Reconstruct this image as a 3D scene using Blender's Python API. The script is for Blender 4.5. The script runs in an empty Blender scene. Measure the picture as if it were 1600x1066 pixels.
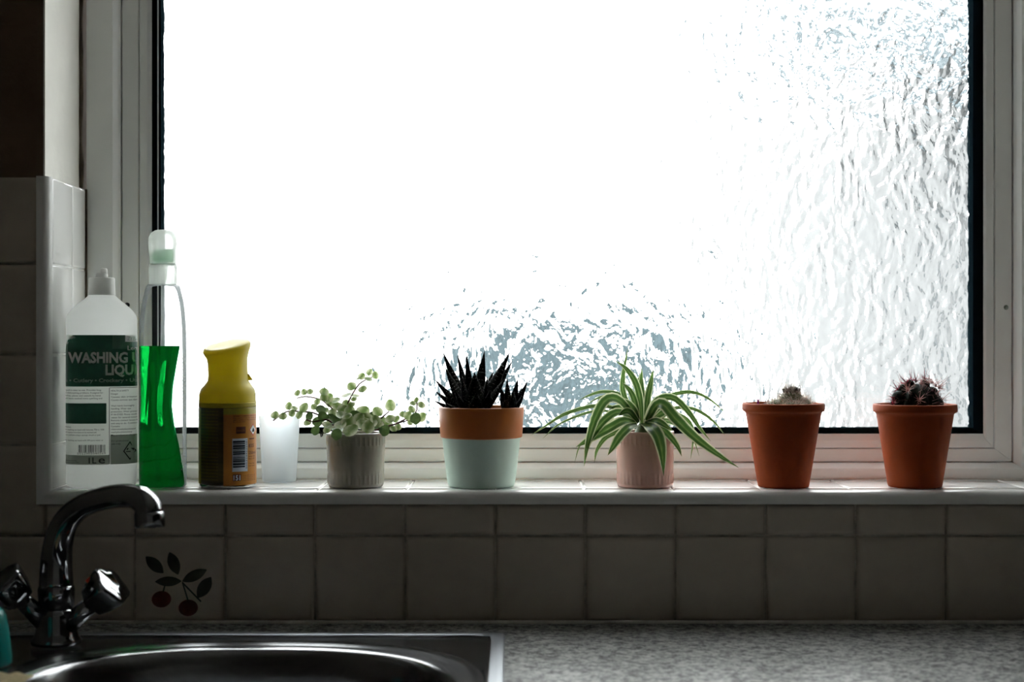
import bpy, math, random
from mathutils import Vector, Matrix, noise as mnoise

random.seed(7)
scene = bpy.context.scene
COL = scene.collection
PI = math.pi

# ------------------------------------------------------------------ camera
CAM_Y, CAM_Z, F_PX = -1.80, 1.238, 2351.0
cam_d = bpy.data.cameras.new('camera')
cam = bpy.data.objects.new('camera', cam_d)
COL.objects.link(cam)
cam.location = (0, CAM_Y, CAM_Z)
cam.rotation_euler = (PI / 2, 0, 0)
cam_d.sensor_width = 36.0
cam_d.lens = F_PX / 1600.0 * 36.0
cam_d.dof.use_dof = True
cam_d.dof.focus_distance = 1.87
cam_d.dof.aperture_fstop = 3.5
cam_d.clip_start = 0.02
cam_d.clip_end = 300
scene.camera = cam

# ------------------------------------------------------------------ world: plain overcast sky (zenith three times the horizon)
HORIZON = 1.0
w = bpy.data.worlds.new('overcast_sky')
scene.world = w
w.use_nodes = True
nt = w.node_tree
nt.nodes.clear()
wo = nt.nodes.new('ShaderNodeOutputWorld')
bg = nt.nodes.new('ShaderNodeBackground')
tc = nt.nodes.new('ShaderNodeTexCoord')
sx = nt.nodes.new('ShaderNodeSeparateXYZ')
mx = nt.nodes.new('ShaderNodeMath'); mx.operation = 'MAXIMUM'; mx.inputs[1].default_value = 0.0
ml = nt.nodes.new('ShaderNodeMath'); ml.operation = 'MULTIPLY_ADD'
ml.inputs[1].default_value = 2.0 * HORIZON; ml.inputs[2].default_value = HORIZON
nt.links.new(tc.outputs['Generated'], sx.inputs[0])
nt.links.new(sx.outputs['Z'], mx.inputs[0])
nt.links.new(mx.outputs[0], ml.inputs[0])
bg.inputs['Color'].default_value = (0.97, 0.99, 1.0, 1)
nt.links.new(ml.outputs[0], bg.inputs['Strength'])
nt.links.new(bg.outputs[0], wo.inputs[0])

vs = scene.view_settings
vs.view_transform = 'Standard'
vs.look = 'None'
vs.gamma = 1.0
vs.exposure = 2.45
vs.use_curve_mapping = False
try:
    scene.cycles.use_denoising = True
    scene.cycles.diffuse_bounces = 6
    scene.cycles.transmission_bounces = 12
    scene.cycles.transparent_max_bounces = 16
except Exception:
    pass

# ------------------------------------------------------------------ helpers
def P(ix, iy, y):
    """a point of the place seen at (ix, iy), standing at depth y"""
    d = y - CAM_Y
    return Vector(((ix - 800.0) * d / F_PX, y, CAM_Z - (iy - 533.0) * d / F_PX))

def tag(o, label=None, cat=None, group=None, kind=None):
    if label: o['label'] = label
    if cat: o['category'] = cat
    if group: o['group'] = group
    if kind: o['kind'] = kind
    return o

def empty(name, loc, rz=0.0):
    o = bpy.data.objects.new(name, None)
    o.empty_display_size = 0.02
    COL.objects.link(o)
    o.location = loc
    o.rotation_euler = (0, 0, rz)
    return o

def link_mesh(name, me, mat=None, parent=None, loc=None):
    o = bpy.data.objects.new(name, me)
    COL.objects.link(o)
    if mat and not me.materials: me.materials.append(mat)
    if parent: o.parent = parent
    if loc is not None: o.location = loc
    return o

class MB:
    def __init__(s):
        s.v = []; s.f = []; s.uv = []
    def vert(s, p, uv=(0, 0)):
        s.v.append(tuple(p)); s.uv.append(uv); return len(s.v) - 1
    def face(s, *i): s.f.append(tuple(i))
    def box(s, x0, x1, y0, y1, z0, z1):
        b = len(s.v)
        for z in (z0, z1):
            for (x, y) in ((x0, y0), (x1, y0), (x1, y1), (x0, y1)): s.vert((x, y, z))
        for q in ((3, 2, 1, 0), (4, 5, 6, 7), (0, 1, 5, 4), (1, 2, 6, 5), (2, 3, 7, 6), (3, 0, 4, 7)):
            s.face(*[b + k for k in q])
        return s
    def bbox(s, x0, x1, y0, y1, z0, z1, r):
        """box with chamfered edges"""
        xs, ys, zs = (x0, x1), (y0, y1), (z0, z1)
        idx = {}
        for i in (0, 1):
            for j in (0, 1):
                for k in (0, 1):
                    sx_, sy_, sz_ = 1 - 2 * i, 1 - 2 * j, 1 - 2 * k
                    c = (xs[i], ys[j], zs[k])
                    idx[i, j, k, 0] = s.vert((c[0], c[1] + sy_ * r, c[2] + sz_ * r))
                    idx[i, j, k, 1] = s.vert((c[0] + sx_ * r, c[1], c[2] + sz_ * r))
                    idx[i, j, k, 2] = s.vert((c[0] + sx_ * r, c[1] + sy_ * r, c[2]))
        def q(l, flip):
            l = [idx[t] for t in l]
            s.face(*(l[::-1] if flip else l))
        for a in (0, 1):
            q([(a, 0, 0, 0), (a, 1, 0, 0), (a, 1, 1, 0), (a, 0, 1, 0)], a == 0)
            q([(0, a, 0, 1), (1, a, 0, 1), (1, a, 1, 1), (0, a, 1, 1)], a == 1)
            q([(0, 0, a, 2), (1, 0, a, 2), (1, 1, a, 2), (0, 1, a, 2)], a == 0)
        for a in (0, 1):
            for b in (0, 1):
                q([(0, a, b, 1), (1, a, b, 1), (1, a, b, 2), (0, a, b, 2)], (a == b) is False)
                q([(a, 0, b, 0), (a, 1, b, 0), (a, 1, b, 2), (a, 0, b, 2)], (a == b))
                q([(a, b, 0, 0), (a, b, 1, 0), (a, b, 1, 1), (a, b, 0, 1)], (a == b) is False)
        for i in (0, 1):
            for j in (0, 1):
                for k in (0, 1):
                    q([(i, j, k, 0), (i, j, k, 1), (i, j, k, 2)], (i + j + k) % 2 == 1)
        return s
    def rings(s, rings, closed=True, cap0=False, cap1=False):
        """skin a list of equally long rings of points"""
        base = []
        for r in rings:
            base.append(len(s.v))
            for k, p in enumerate(r): s.vert(p)
        n = len(rings[0])
        for a in range(len(rings) - 1):
            for k in range(n if closed else n - 1):
                k2 = (k + 1) % n
                s.face(base[a] + k, base[a] + k2, base[a + 1] + k2, base[a + 1] + k)
        if cap0: s.face(*[base[0] + k for k in range(n)][::-1])
        if cap1: s.face(*[base[-1] + k for k in range(n)])
        return s
    def lathe(s, prof, n=48, c=(0, 0, 0), cap0=True, cap1=True, fr=None):
        rs = []
        for (r, z) in prof:
            ring = []
            for k in range(n):
                t = 2 * PI * k / n
                rr = r if fr is None else fr(t, r, z)
                ring.append((c[0] + rr * math.cos(t), c[1] + rr * math.sin(t), c[2] + z))
            rs.append(ring)
        return s.rings(rs, True, cap0, cap1)
    def tube(s, pts, rad, n=12, cap=True, lobes=None):
        pts = [Vector(p) for p in pts]
        m = len(pts)
        if not hasattr(rad, '__len__'): rad = [rad] * m
        T = []
        for i in range(m):
            T.append((pts[min(i + 1, m - 1)] - pts[max(i - 1, 0)]).normalized())
        ref = Vector((0, 0, 1)) if abs(T[0].z) < 0.9 else Vector((0, 1, 0))
        nrm = T[0].cross(ref).normalized()
        rs = []
        for i in range(m):
            nrm = (nrm - T[i] * nrm.dot(T[i]))
            nrm = nrm.normalized() if nrm.length > 1e-6 else T[i].orthogonal().normalized()
            bn = T[i].cross(nrm)
            ring = []
            for k in range(n):
                t = 2 * PI * k / n
                r_ = rad[i] * (1 if lobes is None else 1 + lobes[1] * math.cos(lobes[0] * t))
                ring.append(pts[i] + (nrm * math.cos(t) + bn * math.sin(t)) * r_)
            rs.append(ring)
        return s.rings(rs, True, cap, cap)
    def build(s, name, mat=None, parent=None, smooth=True, loc=None, sharp=None):
        me = bpy.data.meshes.new(name)
        me.from_pydata(s.v, [], s.f)
        if any(u != (0, 0) for u in s.uv):
            ul = me.uv_layers.new(name='UVMap')
            for lp in me.loops: ul.data[lp.index].uv = s.uv[lp.vertex_index]
        if smooth:
            me.polygons.foreach_set('use_smooth', [True] * len(me.polygons))
            if sharp is not None:
                try: me.set_sharp_from_angle(angle=math.radians(sharp))
                except Exception: pass
        me.update()
        return link_mesh(name, me, mat, parent, loc)

def catmull(pts, n):
    pts = [Vector(p) for p in pts]
    ext = [pts[0] * 2 - pts[1]] + pts + [pts[-1] * 2 - pts[-2]]
    out = []
    segs = len(pts) - 1
    for i in range(n + 1):
        u = i / n * segs
        k = min(int(u), segs - 1)
        t = u - k
        a, b, c, d = ext[k], ext[k + 1], ext[k + 2], ext[k + 3]
        out.append(0.5 * ((2 * b) + (c - a) * t + (2 * a - 5 * b + 4 * c - d) * t * t + (3 * b - a - 3 * c + d) * t ** 3))
    return out

# ------------------------------------------------------------------ materials
def srgb(r, g, b):
    def c(x):
        x /= 255.0
        return x / 12.92 if x <= 0.04045 else ((x + 0.055) / 1.055) ** 2.4
    return (c(r), c(g), c(b), 1.0)

class Mat:
    def __init__(s, name):
        s.m = bpy.data.materials.new(name)
        s.m.use_nodes = True
        s.nt = s.m.node_tree
        s.nt.nodes.clear()
        s.out = s.n('ShaderNodeOutputMaterial')
    def n(s, t, **kw):
        nd = s.nt.nodes.new(t)
        for k, v in kw.items():
            if k == 'op': nd.operation = v
            else: setattr(nd, k, v)
        return nd
    def l(s, a, b): s.nt.links.new(a, b)
    def surf(s, sock): s.l(sock, s.out.inputs['Surface'])
    def coords(s, scale=(1, 1, 1), kind='Object'):
        t = s.n('ShaderNodeTexCoord'); mp = s.n('ShaderNodeMapping')
        mp.inputs['Scale'].default_value = scale
        s.l(t.outputs[kind], mp.inputs['Vector'])
        return mp.outputs[0]
    def noise(s, vec, scale, detail=3, rough=0.5, dist=0.0):
        nd = s.n('ShaderNodeTexNoise')
        nd.inputs['Scale'].default_value = scale
        nd.inputs['Detail'].default_value = detail
        nd.inputs['Roughness'].default_value = rough
        nd.inputs['Distortion'].default_value = dist
        s.l(vec, nd.inputs['Vector'])
        return nd.outputs['Fac']
    def ramp(s, fac, stops, interp='LINEAR'):
        nd = s.n('ShaderNodeValToRGB')
        cr = nd.color_ramp
        cr.interpolation = interp
        while len(cr.elements) < len(stops): cr.elements.new(0.5)
        for e, (p, c) in zip(cr.elements, stops):
            e.position = p; e.color = c
        s.l(fac, nd.inputs[0])
        return nd.outputs[0]
    def bump(s, h, strength, dist):
        nd = s.n('ShaderNodeBump')
        nd.inputs['Strength'].default_value = strength
        nd.inputs['Distance'].default_value = dist
        s.l(h, nd.inputs['Height'])
        return nd.outputs[0]

def principled(name, col, rough=0.5, metal=0.0, coat=0.0, vary=0.0, vscale=20, bump=0.0, bscale=60, spec=None, trans=0.0, stretch=(1, 1, 1), aniso=0.0):
    M = Mat(name)
    b = M.n('ShaderNodeBsdfPrincipled')
    b.inputs['Roughness'].default_value = rough
    b.inputs['Metallic'].default_value = metal
    b.inputs['Coat Weight'].default_value = coat
    b.inputs['Coat Roughness'].default_value = 0.08
    if spec is not None: b.inputs['Specular IOR Level'].default_value = spec
    if aniso: b.inputs['Anisotropic'].default_value = aniso
    vec = M.coords(stretch)
    if vary > 0:
        f = M.noise(vec, vscale, 4, 0.6)
        lo = tuple(c * (1 - vary) for c in col[:3]) + (1,)
        hi = tuple(min(1, c * (1 + vary)) for c in col[:3]) + (1,)
        cr = M.ramp(f, [(0.3, lo), (0.7, hi)])
        M.l(cr, b.inputs['Base Color'])
    else:
        cr = None
        b.inputs['Base Color'].default_value = col
    if bump > 0:
        M.l(M.bump(M.noise(vec, bscale, 4, 0.55), 1.0, bump), b.inputs['Normal'])
    if trans > 0:
        t = M.n('ShaderNodeBsdfTranslucent')
        if cr is not None: M.l(cr, t.inputs[0])
        else: t.inputs[0].default_value = col
        mxs = M.n('ShaderNodeMixShader')
        mxs.inputs[0].default_value = trans
        M.l(b.outputs[0], mxs.inputs[1]); M.l(t.outputs[0], mxs.inputs[2])
        M.surf(mxs.outputs[0])
    else:
        M.surf(b.outputs[0])
    return M.m

m_plaster = principled('painted_plaster_cream', (0.82, 0.81, 0.75, 1), 0.75, vary=0.06, vscale=9, bump=0.0012, bscale=45)
m_plaster_dark = principled('painted_plaster_shaded', (0.17, 0.115, 0.075, 1), 0.8, vary=0.2, vscale=6, bump=0.001, bscale=60)  # wall face turned from the window: its shade is mixed into this brown
m_room = principled('room_paint', (0.58, 0.56, 0.52, 1), 0.9, vary=0.05)
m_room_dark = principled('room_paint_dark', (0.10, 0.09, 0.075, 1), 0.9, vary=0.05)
m_floor = principled('floor_vinyl', (0.18, 0.15, 0.12, 1), 0.6, vary=0.2)
m_tile = principled('cream_glazed_tile', (0.50, 0.445, 0.37, 1), 0.28, vary=0.05, vscale=14, bump=0.0018, bscale=16)
m_tile_white = principled('white_glazed_tile', (0.86, 0.86, 0.84, 1), 0.06, vary=0.02, vscale=10, bump=0.0002, bscale=30)
m_grout = principled('tile_grout', (0.44, 0.40, 0.34, 1), 0.9, vary=0.25, vscale=60, bump=0.0004, bscale=300)
m_grout_white = principled('white_grout', (0.86, 0.86, 0.84, 1), 0.8, vary=0.08, vscale=80)
m_trim = principled('white_plastic_trim', (0.82, 0.82, 0.80, 1), 0.28)
m_upvc = principled('white_window_plastic', (0.87, 0.89, 0.87, 1), 0.32, vary=0.03, vscale=8)
m_sealant_dirty_shaded = principled('stained_shaded_sealant', (0.13, 0.10, 0.065, 1), 0.8, vary=0.5, vscale=25, bump=0.001, bscale=60)
m_sealant = principled('white_sealant', (0.62, 0.60, 0.54, 1), 0.5, vary=0.2, vscale=40)
m_gasket = principled('black_rubber', (0.004, 0.009, 0.012, 1), 0.9, spec=0.0)
m_alu = principled('spacer_aluminium', (0.75, 0.78, 0.8, 1), 0.35, metal=0.6)
m_black = principled('black_plastic', (0.006, 0.006, 0.006, 1), 0.4)
m_chrome = principled('chrome', (0.20, 0.205, 0.21, 1), 0.06, metal=1.0)
m_steel = principled('brushed_steel', (0.20, 0.205, 0.21, 1), 0.20, metal=1.0, vary=0.1, vscale=60, stretch=(1, 12, 1))
m_steel_rim = principled('satin_steel_lit', (0.34, 0.36, 0.38, 1), 0.48, metal=1.0)  # lighter than the basin steel, so the window's gleam is in the rim's colour
m_terra = principled('terracotta', (0.36, 0.062, 0.010, 1), 0.6, vary=0.10, vscale=30, bump=0.0003, bscale=200, spec=0.2)
m_terra_old = principled('terracotta_weathered', (0.35, 0.060, 0.010, 1), 0.65, vary=0.16, vscale=22, bump=0.0004, bscale=160, spec=0.2)
m_band = principled('orange_glaze', (0.60, 0.175, 0.030, 1), 0.42, vary=0.06, vscale=25)
m_mint = principled('mint_glaze', (0.66, 0.84, 0.75, 1), 0.45, vary=0.04, vscale=25)
m_taupe = principled('taupe_glaze', (0.44, 0.41, 0.34, 1), 0.18, coat=0.4, vary=0.1, vscale=30)
m_pink = principled('pink_glaze', (0.80, 0.47, 0.39, 1), 0.22, coat=0.4, vary=0.05, vscale=30)
m_soil = principled('potting_soil', (0.035, 0.025, 0.018, 1), 0.95, vary=0.6, vscale=150, bump=0.002, bscale=250)
m_grit = principled('sandy_soil', (0.30, 0.24, 0.18, 1), 0.95, vary=0.5, vscale=220, bump=0.002, bscale=250)
m_hdpe = principled('white_bottle_plastic', (0.94, 0.95, 0.94, 1), 0.38, trans=0.88)
m_cap_white = principled('white_cap_plastic', (0.88, 0.88, 0.86, 1), 0.35, trans=0.4)
m_label = principled('label_paper', (0.84, 0.86, 0.82, 1), 0.45, trans=0.72)
m_label_grey = principled('label_grey_band', (0.42, 0.46, 0.41, 1), 0.45, trans=0.4)
m_green = principled('label_green', (0.030, 0.130, 0.085, 1), 0.4, vary=0.2, vscale=30, trans=0.2)
m_green_light = principled('label_green_light', (0.09, 0.23, 0.15, 1), 0.4)
m_ink_white = principled('white_ink', (0.92, 0.94, 0.91, 1), 0.5)
m_ink_pale = principled('pale_green_ink', (0.48, 0.58, 0.51, 1), 0.5)
m_ink = principled('black_ink', (0.008, 0.010, 0.009, 1), 0.5)
m_yellow = principled('yellow_plastic', (0.66, 0.57, 0.07, 1), 0.38, trans=0.45)
m_can = principled('dark_printed_can', (0.075, 0.058, 0.014, 1), 0.3, vary=0.45, vscale=40, stretch=(0.2, 0.2, 5))
m_can_orange = principled('orange_printed_can', (0.50, 0.205, 0.030, 1), 0.3, vary=0.12, vscale=30, stretch=(3, 3, 0.3))
m_can_olive = principled('olive_printed_can', (0.36, 0.31, 0.030, 1), 0.3)
m_can_metal = principled('tinplate', (0.55, 0.56, 0.56, 1), 0.25, metal=1.0)
m_ink_brown = principled('brown_ink', (0.10, 0.022, 0.010, 1), 0.5)
m_ink_navy = principled('navy_ink', (0.012, 0.025, 0.045, 1), 0.4)
m_ink_blue_white = principled('barcode_white', (0.62, 0.70, 0.78, 1), 0.4)
m_red_ink = principled('red_ink', (0.55, 0.03, 0.02, 1), 0.5)
m_teal = principled('teal_plastic', (0.01, 0.30, 0.27, 1), 0.35, trans=0.1)
m_cloth = principled('beige_sponge_cloth', (0.50, 0.42, 0.24, 1), 0.95, vary=0.15, vscale=120, bump=0.001, bscale=400)
m_red_mark = principled('plain_red', (0.65, 0.06, 0.01, 1), 0.3)
m_cherry = principled('cherry_print', (0.13, 0.022, 0.016, 1), 0.3, vary=0.3, vscale=60)
m_cherry_leaf = principled('leaf_print', (0.035, 0.042, 0.027, 1), 0.3, vary=0.4, vscale=60)
m_stem = principled('reddish_stem', (0.13, 0.035, 0.03, 1), 0.5, trans=0.1)
m_root = principled('dark_root', (0.02, 0.016, 0.012, 1), 0.8)
m_hair = principled('white_spines', (0.85, 0.80, 0.74, 1), 0.6, trans=0.5)
m_hair_dark = principled('dark_spines', (0.012, 0.012, 0.012, 1), 0.6)
m_hair_pink = principled('pinkish_spines', (0.60, 0.36, 0.30, 1), 0.6, trans=0.35)
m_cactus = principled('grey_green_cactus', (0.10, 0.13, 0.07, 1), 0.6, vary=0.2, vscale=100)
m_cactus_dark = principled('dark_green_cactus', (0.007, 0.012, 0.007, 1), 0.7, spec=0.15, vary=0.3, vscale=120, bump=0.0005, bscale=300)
m_spine = principled('rosy_spines', (0.80, 0.55, 0.53, 1), 0.5, trans=0.3)
m_spine_red = principled('crimson_spines', (0.50, 0.05, 0.11, 1), 0.5, trans=0.3)
m_areole = principled('areole_felt', (0.20, 0.10, 0.09, 1), 0.9)
m_flower = principled('magenta_petal', (0.55, 0.04, 0.32, 1), 0.5, trans=0.35)
m_concrete = principled('pale_paving', (0.42, 0.42, 0.41, 1), 0.9, vary=0.06, vscale=2)
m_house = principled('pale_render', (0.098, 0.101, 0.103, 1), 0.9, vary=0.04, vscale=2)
m_slate = principled('blue_grey_slate', (0.045, 0.06, 0.068, 1), 0.6, vary=0.2, vscale=4)
m_car = principled('white_car_paint', (0.80, 0.81, 0.81, 1), 0.3, coat=0.5)
m_carglass = principled('tinted_car_glass', (0.030, 0.042, 0.047, 1), 0.7, spec=0.05, vary=0.55, vscale=5)
m_tyre = principled('tyre_rubber', (0.02, 0.02, 0.02, 1), 0.8)
m_taillight = principled('tail_light', (0.4, 0.03, 0.03, 1), 0.2)

def worktop_material():
    M = Mat('speckled_grey_laminate')
    v = M.coords()
    b = M.n('ShaderNodeBsdfPrincipled')
    f1 = M.noise(v, 165, 5, 0.72, 0.3)
    f2 = M.noise(v, 60, 3, 0.5)
    mixf = M.n('ShaderNodeMath', op='MULTIPLY_ADD'); mixf.inputs[1].default_value = 0.35; M.l(f2, mixf.inputs[0]); M.l(f1, mixf.inputs[2])
    c = M.ramp(mixf.outputs[0], [(0.565, (0.014, 0.015, 0.014, 1)), (0.625, (0.15, 0.155, 0.15, 1)), (0.69, (0.29, 0.30, 0.29, 1)), (0.80, (0.50, 0.51, 0.49, 1))])
    M.l(c, b.inputs['Base Color'])
    b.inputs['Roughness'].default_value = 0.42
    M.l(M.bump(f1, 0.3, 0.0004), b.inputs['Normal'])
    M.surf(b.outputs[0])
    return M.m
m_worktop = worktop_material()

def glass_material():
    """hammered privacy glass: clear glass whose room side is cast in a rippled relief"""
    M = Mat('textured_privacy_glass')
    v = M.coords((1, 1, 0.62))
    warp = M.n('ShaderNodeTexNoise'); warp.inputs['Scale'].default_value = 18; warp.inputs['Detail'].default_value = 1
    M.l(v, warp.inputs['Vector'])
    addv = M.n('ShaderNodeVectorMath', op='MULTIPLY_ADD')
    M.l(warp.outputs['Color'], addv.inputs[0])
    addv.inputs[1].default_value = (0.03, 0.03, 0.03)
    M.l(v, addv.inputs[2])
    n1 = M.noise(addv.outputs[0], 80, 1.0, 0.4)
    n2 = M.noise(addv.outputs[0], 240, 1.0, 0.5)
    a1 = M.n('ShaderNodeMath', op='MULTIPLY_ADD')
    a1.inputs[1].default_value = 0.16
    M.l(n2, a1.inputs[0]); M.l(n1, a1.inputs[2])
    nb = M.bump(a1.outputs[0], 1.0, 0.0036)
    g = M.n('ShaderNodeBsdfGlass')
    g.inputs['IOR'].default_value = 1.45
    g.inputs['Roughness'].default_value = 0.035
    g.inputs['Color'].default_value = (0.985, 0.99, 0.985, 1)
    M.l(nb, g.inputs['Normal'])
    M.surf(g.outputs[0])
    return M.m
m_glass = glass_material()

def plain_glass(name, col, ior, rough, trans_mix=0.0, tcol=None):
    M = Mat(name)
    g = M.n('ShaderNodeBsdfGlass')
    g.inputs['IOR'].default_value = ior
    g.inputs['Roughness'].default_value = rough
    g.inputs['Color'].default_value = col
    if trans_mix:
        t = M.n('ShaderNodeBsdfTranslucent'); t.inputs[0].default_value = tcol or col
        k = M.n('ShaderNodeMixShader'); k.inputs[0].default_value = trans_mix
        M.l(g.outputs[0], k.inputs[1]); M.l(t.outputs[0], k.inputs[2]); M.surf(k.outputs[0])
    else:
        M.surf(g.outputs[0])
    return M.m
m_flatglass = plain_glass('clear_pane_edge', (0.97, 0.98, 0.97, 1), 1.45, 0.0)
m_liquid = plain_glass('green_cleaning_liquid', (0.035, 0.50, 0.17, 1), 1.30, 0.02, 0.22, (0.01, 0.40, 0.12, 1))

def thin_clear(name, tint, gloss, trl=0.0, tcol=(0.9, 0.9, 0.9, 1), rough=0.06):
    """thin clear plastic wall: light passes straight on, with a sheen that grows at the edges"""
    M = Mat(name)
    tr = M.n('ShaderNodeBsdfTransparent'); tr.inputs[0].default_value = tint
    gl = M.n('ShaderNodeBsdfGlossy'); gl.inputs['Roughness'].default_value = rough
    lw = M.n('ShaderNodeLayerWeight'); lw.inputs['Blend'].default_value = gloss
    k = M.n('ShaderNodeMixShader')
    fm = M.n('ShaderNodeMath', op='MULTIPLY'); M.l(lw.outputs['Fresnel'], fm.inputs[0]); fm.inputs[1].default_value = 0.75
    M.l(fm.outputs[0], k.inputs[0]); M.l(tr.outputs[0], k.inputs[1]); M.l(gl.outputs[0], k.inputs[2])
    if trl:
        t = M.n('ShaderNodeBsdfTranslucent'); t.inputs[0].default_value = tcol
        d = M.n('ShaderNodeBsdfDiffuse'); d.inputs[0].default_value = tcol
        td = M.n('ShaderNodeMixShader'); td.inputs[0].default_value = 0.35
        M.l(t.outputs[0], td.inputs[1]); M.l(d.outputs[0], td.inputs[2])
        k2 = M.n('ShaderNodeMixShader'); k2.inputs[0].default_value = trl
        M.l(k.outputs[0], k2.inputs[1]); M.l(td.outputs[0], k2.inputs[2]); M.surf(k2.outputs[0])
    else:
        M.surf(k.outputs[0])
    return M.m
m_clear = thin_clear('clear_bottle_plastic', (0.90, 0.92, 0.92, 1), 0.20)
def shell_material():
    """thin clear plastic wall with a greyish edge"""
    M = Mat('clear_bottle_wall')
    tr = M.n('ShaderNodeBsdfTransparent'); tr.inputs[0].default_value = (0.90, 0.92, 0.92, 1)
    gl = M.n('ShaderNodeBsdfGlossy'); gl.inputs['Roughness'].default_value = 0.06
    tl_ = M.n('ShaderNodeBsdfTranslucent'); tl_.inputs[0].default_value = (0.22, 0.235, 0.235, 1)
    e = M.n('ShaderNodeMixShader'); e.inputs[0].default_value = 0.6
    M.l(gl.outputs[0], e.inputs[1]); M.l(tl_.outputs[0], e.inputs[2])
    lw = M.n('ShaderNodeLayerWeight'); lw.inputs['Blend'].default_value = 0.25
    k = M.n('ShaderNodeMixShader')
    M.l(lw.outputs['Fresnel'], k.inputs[0]); M.l(tr.outputs[0], k.inputs[1]); M.l(e.outputs[0], k.inputs[2])
    M.surf(k.outputs[0])
    return M.m
m_shell = shell_material()
m_clear_strip = thin_clear('ridged_clear_plastic', (0.92, 0.93, 0.93, 1), 0.2, 0.25, (0.8, 0.82, 0.82, 1))
m_frost = thin_clear('frosted_plastic', (0.95, 0.97, 0.98, 1), 0.12, 0.55, (0.84, 0.88, 0.90, 1), 0.3)
m_spray_head = thin_clear('milky_clear_plastic', (0.95, 0.96, 0.95, 1), 0.2, 0.6, (0.86, 0.89, 0.86, 1), 0.2)
m_spray_green = thin_clear('pale_green_plastic', (0.80, 0.93, 0.84, 1), 0.1, 0.6, (0.45, 0.72, 0.55, 1), 0.3)

def leaf_material(name, kind):
    M = Mat(name)
    t = M.n('ShaderNodeUVMap') if False else M.n('ShaderNodeTexCoord')
    sp = M.n('ShaderNodeSeparateXYZ'); M.l(t.outputs['UV'], sp.inputs[0])
    v = M.coords()
    sub = M.n('ShaderNodeMath', op='SUBTRACT'); M.l(sp.outputs['X'], sub.inputs[0]); sub.inputs[1].default_value = 0.5
    ab = M.n('ShaderNodeMath', op='ABSOLUTE'); M.l(sub.outputs[0], ab.inputs[0])
    b = M.n('ShaderNodeBsdfPrincipled')
    tl = M.n('ShaderNodeBsdfTranslucent')
    k = M.n('ShaderNodeMixShader')
    if kind == 'spider':
        ad = M.n('ShaderNodeMath', op='MULTIPLY_ADD')
        nz = M.noise(v, 130, 2); M.l(nz, ad.inputs[0]); ad.inputs[1].default_value = 0.10; M.l(ab.outputs[0], ad.inputs[2])
        c = M.ramp(ad.outputs[0], [(0.0, (0.26, 0.36, 0.13, 1)), (0.12, (0.085, 0.17, 0.035, 1)), (0.27, (0.040, 0.105, 0.022, 1)), (0.40, (0.075, 0.15, 0.035, 1)), (0.47, (0.66, 0.70, 0.44, 1))])
        b.inputs['Roughness'].default_value = 0.38; k.inputs[0].default_value = 0.45
    elif kind == 'creeper':
        ad = M.n('ShaderNodeMath', op='MULTIPLY_ADD')
        nz = M.noise(v, 160, 3); M.l(nz, ad.inputs[0]); ad.inputs[1].default_value = 0.55; M.l(ab.outputs[0], ad.inputs[2])
        c = M.ramp(ad.outputs[0], [(0.30, (0.16, 0.25, 0.07, 1)), (0.46, (0.30, 0.38, 0.16, 1)), (0.64, (0.62, 0.66, 0.44, 1))])
        b.inputs['Roughness'].default_value = 0.42; k.inputs[0].default_value = 0.5
    else:
        wv = M.n('ShaderNodeTexWave'); wv.wave_type = 'BANDS'; wv.bands_direction = 'Y'
        mp = M.n('ShaderNodeMapping'); M.l(t.outputs['UV'], mp.inputs['Vector'])
        mp.inputs['Scale'].default_value = (0.4, 1, 1)
        M.l(mp.outputs[0], wv.inputs['Vector'])
        wv.inputs['Scale'].default_value = 5.5; wv.inputs['Distortion'].default_value = 1.2; wv.inputs['Detail'].default_value = 1
        nz = M.noise(v, 420, 2)
        mu = M.n('ShaderNodeMath', op='MULTIPLY'); M.l(wv.outputs['Fac'], mu.inputs[0]); M.l(nz, mu.inputs[1])
        c = M.ramp(mu.outputs[0], [(0.52, (0.003, 0.005, 0.004, 1)), (0.62, (0.22, 0.24, 0.22, 1))])
        b.inputs['Roughness'].default_value = 0.75; b.inputs['Specular IOR Level'].default_value = 0.1; k.inputs[0].default_value = 0.02
    M.l(c, b.inputs['Base Color']); M.l(c, tl.inputs[0])
    M.l(b.outputs[0], k.inputs[1]); M.l(tl.outputs[0], k.inputs[2]); M.surf(k.outputs[0])
    return M.m
m_spider = leaf_material('variegated_spider_leaf', 'spider')
m_creeper = leaf_material('variegated_round_leaf', 'creeper')
m_haworthia = leaf_material('striped_succulent_leaf', 'haworthia')
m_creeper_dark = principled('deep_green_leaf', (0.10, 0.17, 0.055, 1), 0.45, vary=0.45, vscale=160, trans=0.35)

# ================================================================== THE SETTING
SILL = 1.058
TOP = 0.90
X_REV = -0.5535           # face of the tiled left reveal
X_REV_P = -0.5625         # face of the painted left reveal
X_RR = 0.700              # right reveal
Z_HEAD = 2.108
ROOM = (-0.64, 1.75, -3.1, 2.42)   # x0, x1, y0, ceiling

b = MB()
b.box(ROOM[0], X_REV_P, 0.008, 0.30, 0, ROOM[3])
b.box(X_RR, ROOM[1], 0.008, 0.30, 0, ROOM[3])
b.box(X_REV_P, X_RR, 0.008, 0.30, 0, 1.036)
b.box(X_REV_P, X_RR, 0.008, 0.30, Z_HEAD, ROOM[3])
wall_back = tag(b.build('wall_back', m_plaster_dark, smooth=False), 'painted wall around the kitchen window, shade included in its dark brown', kind='structure')
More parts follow.
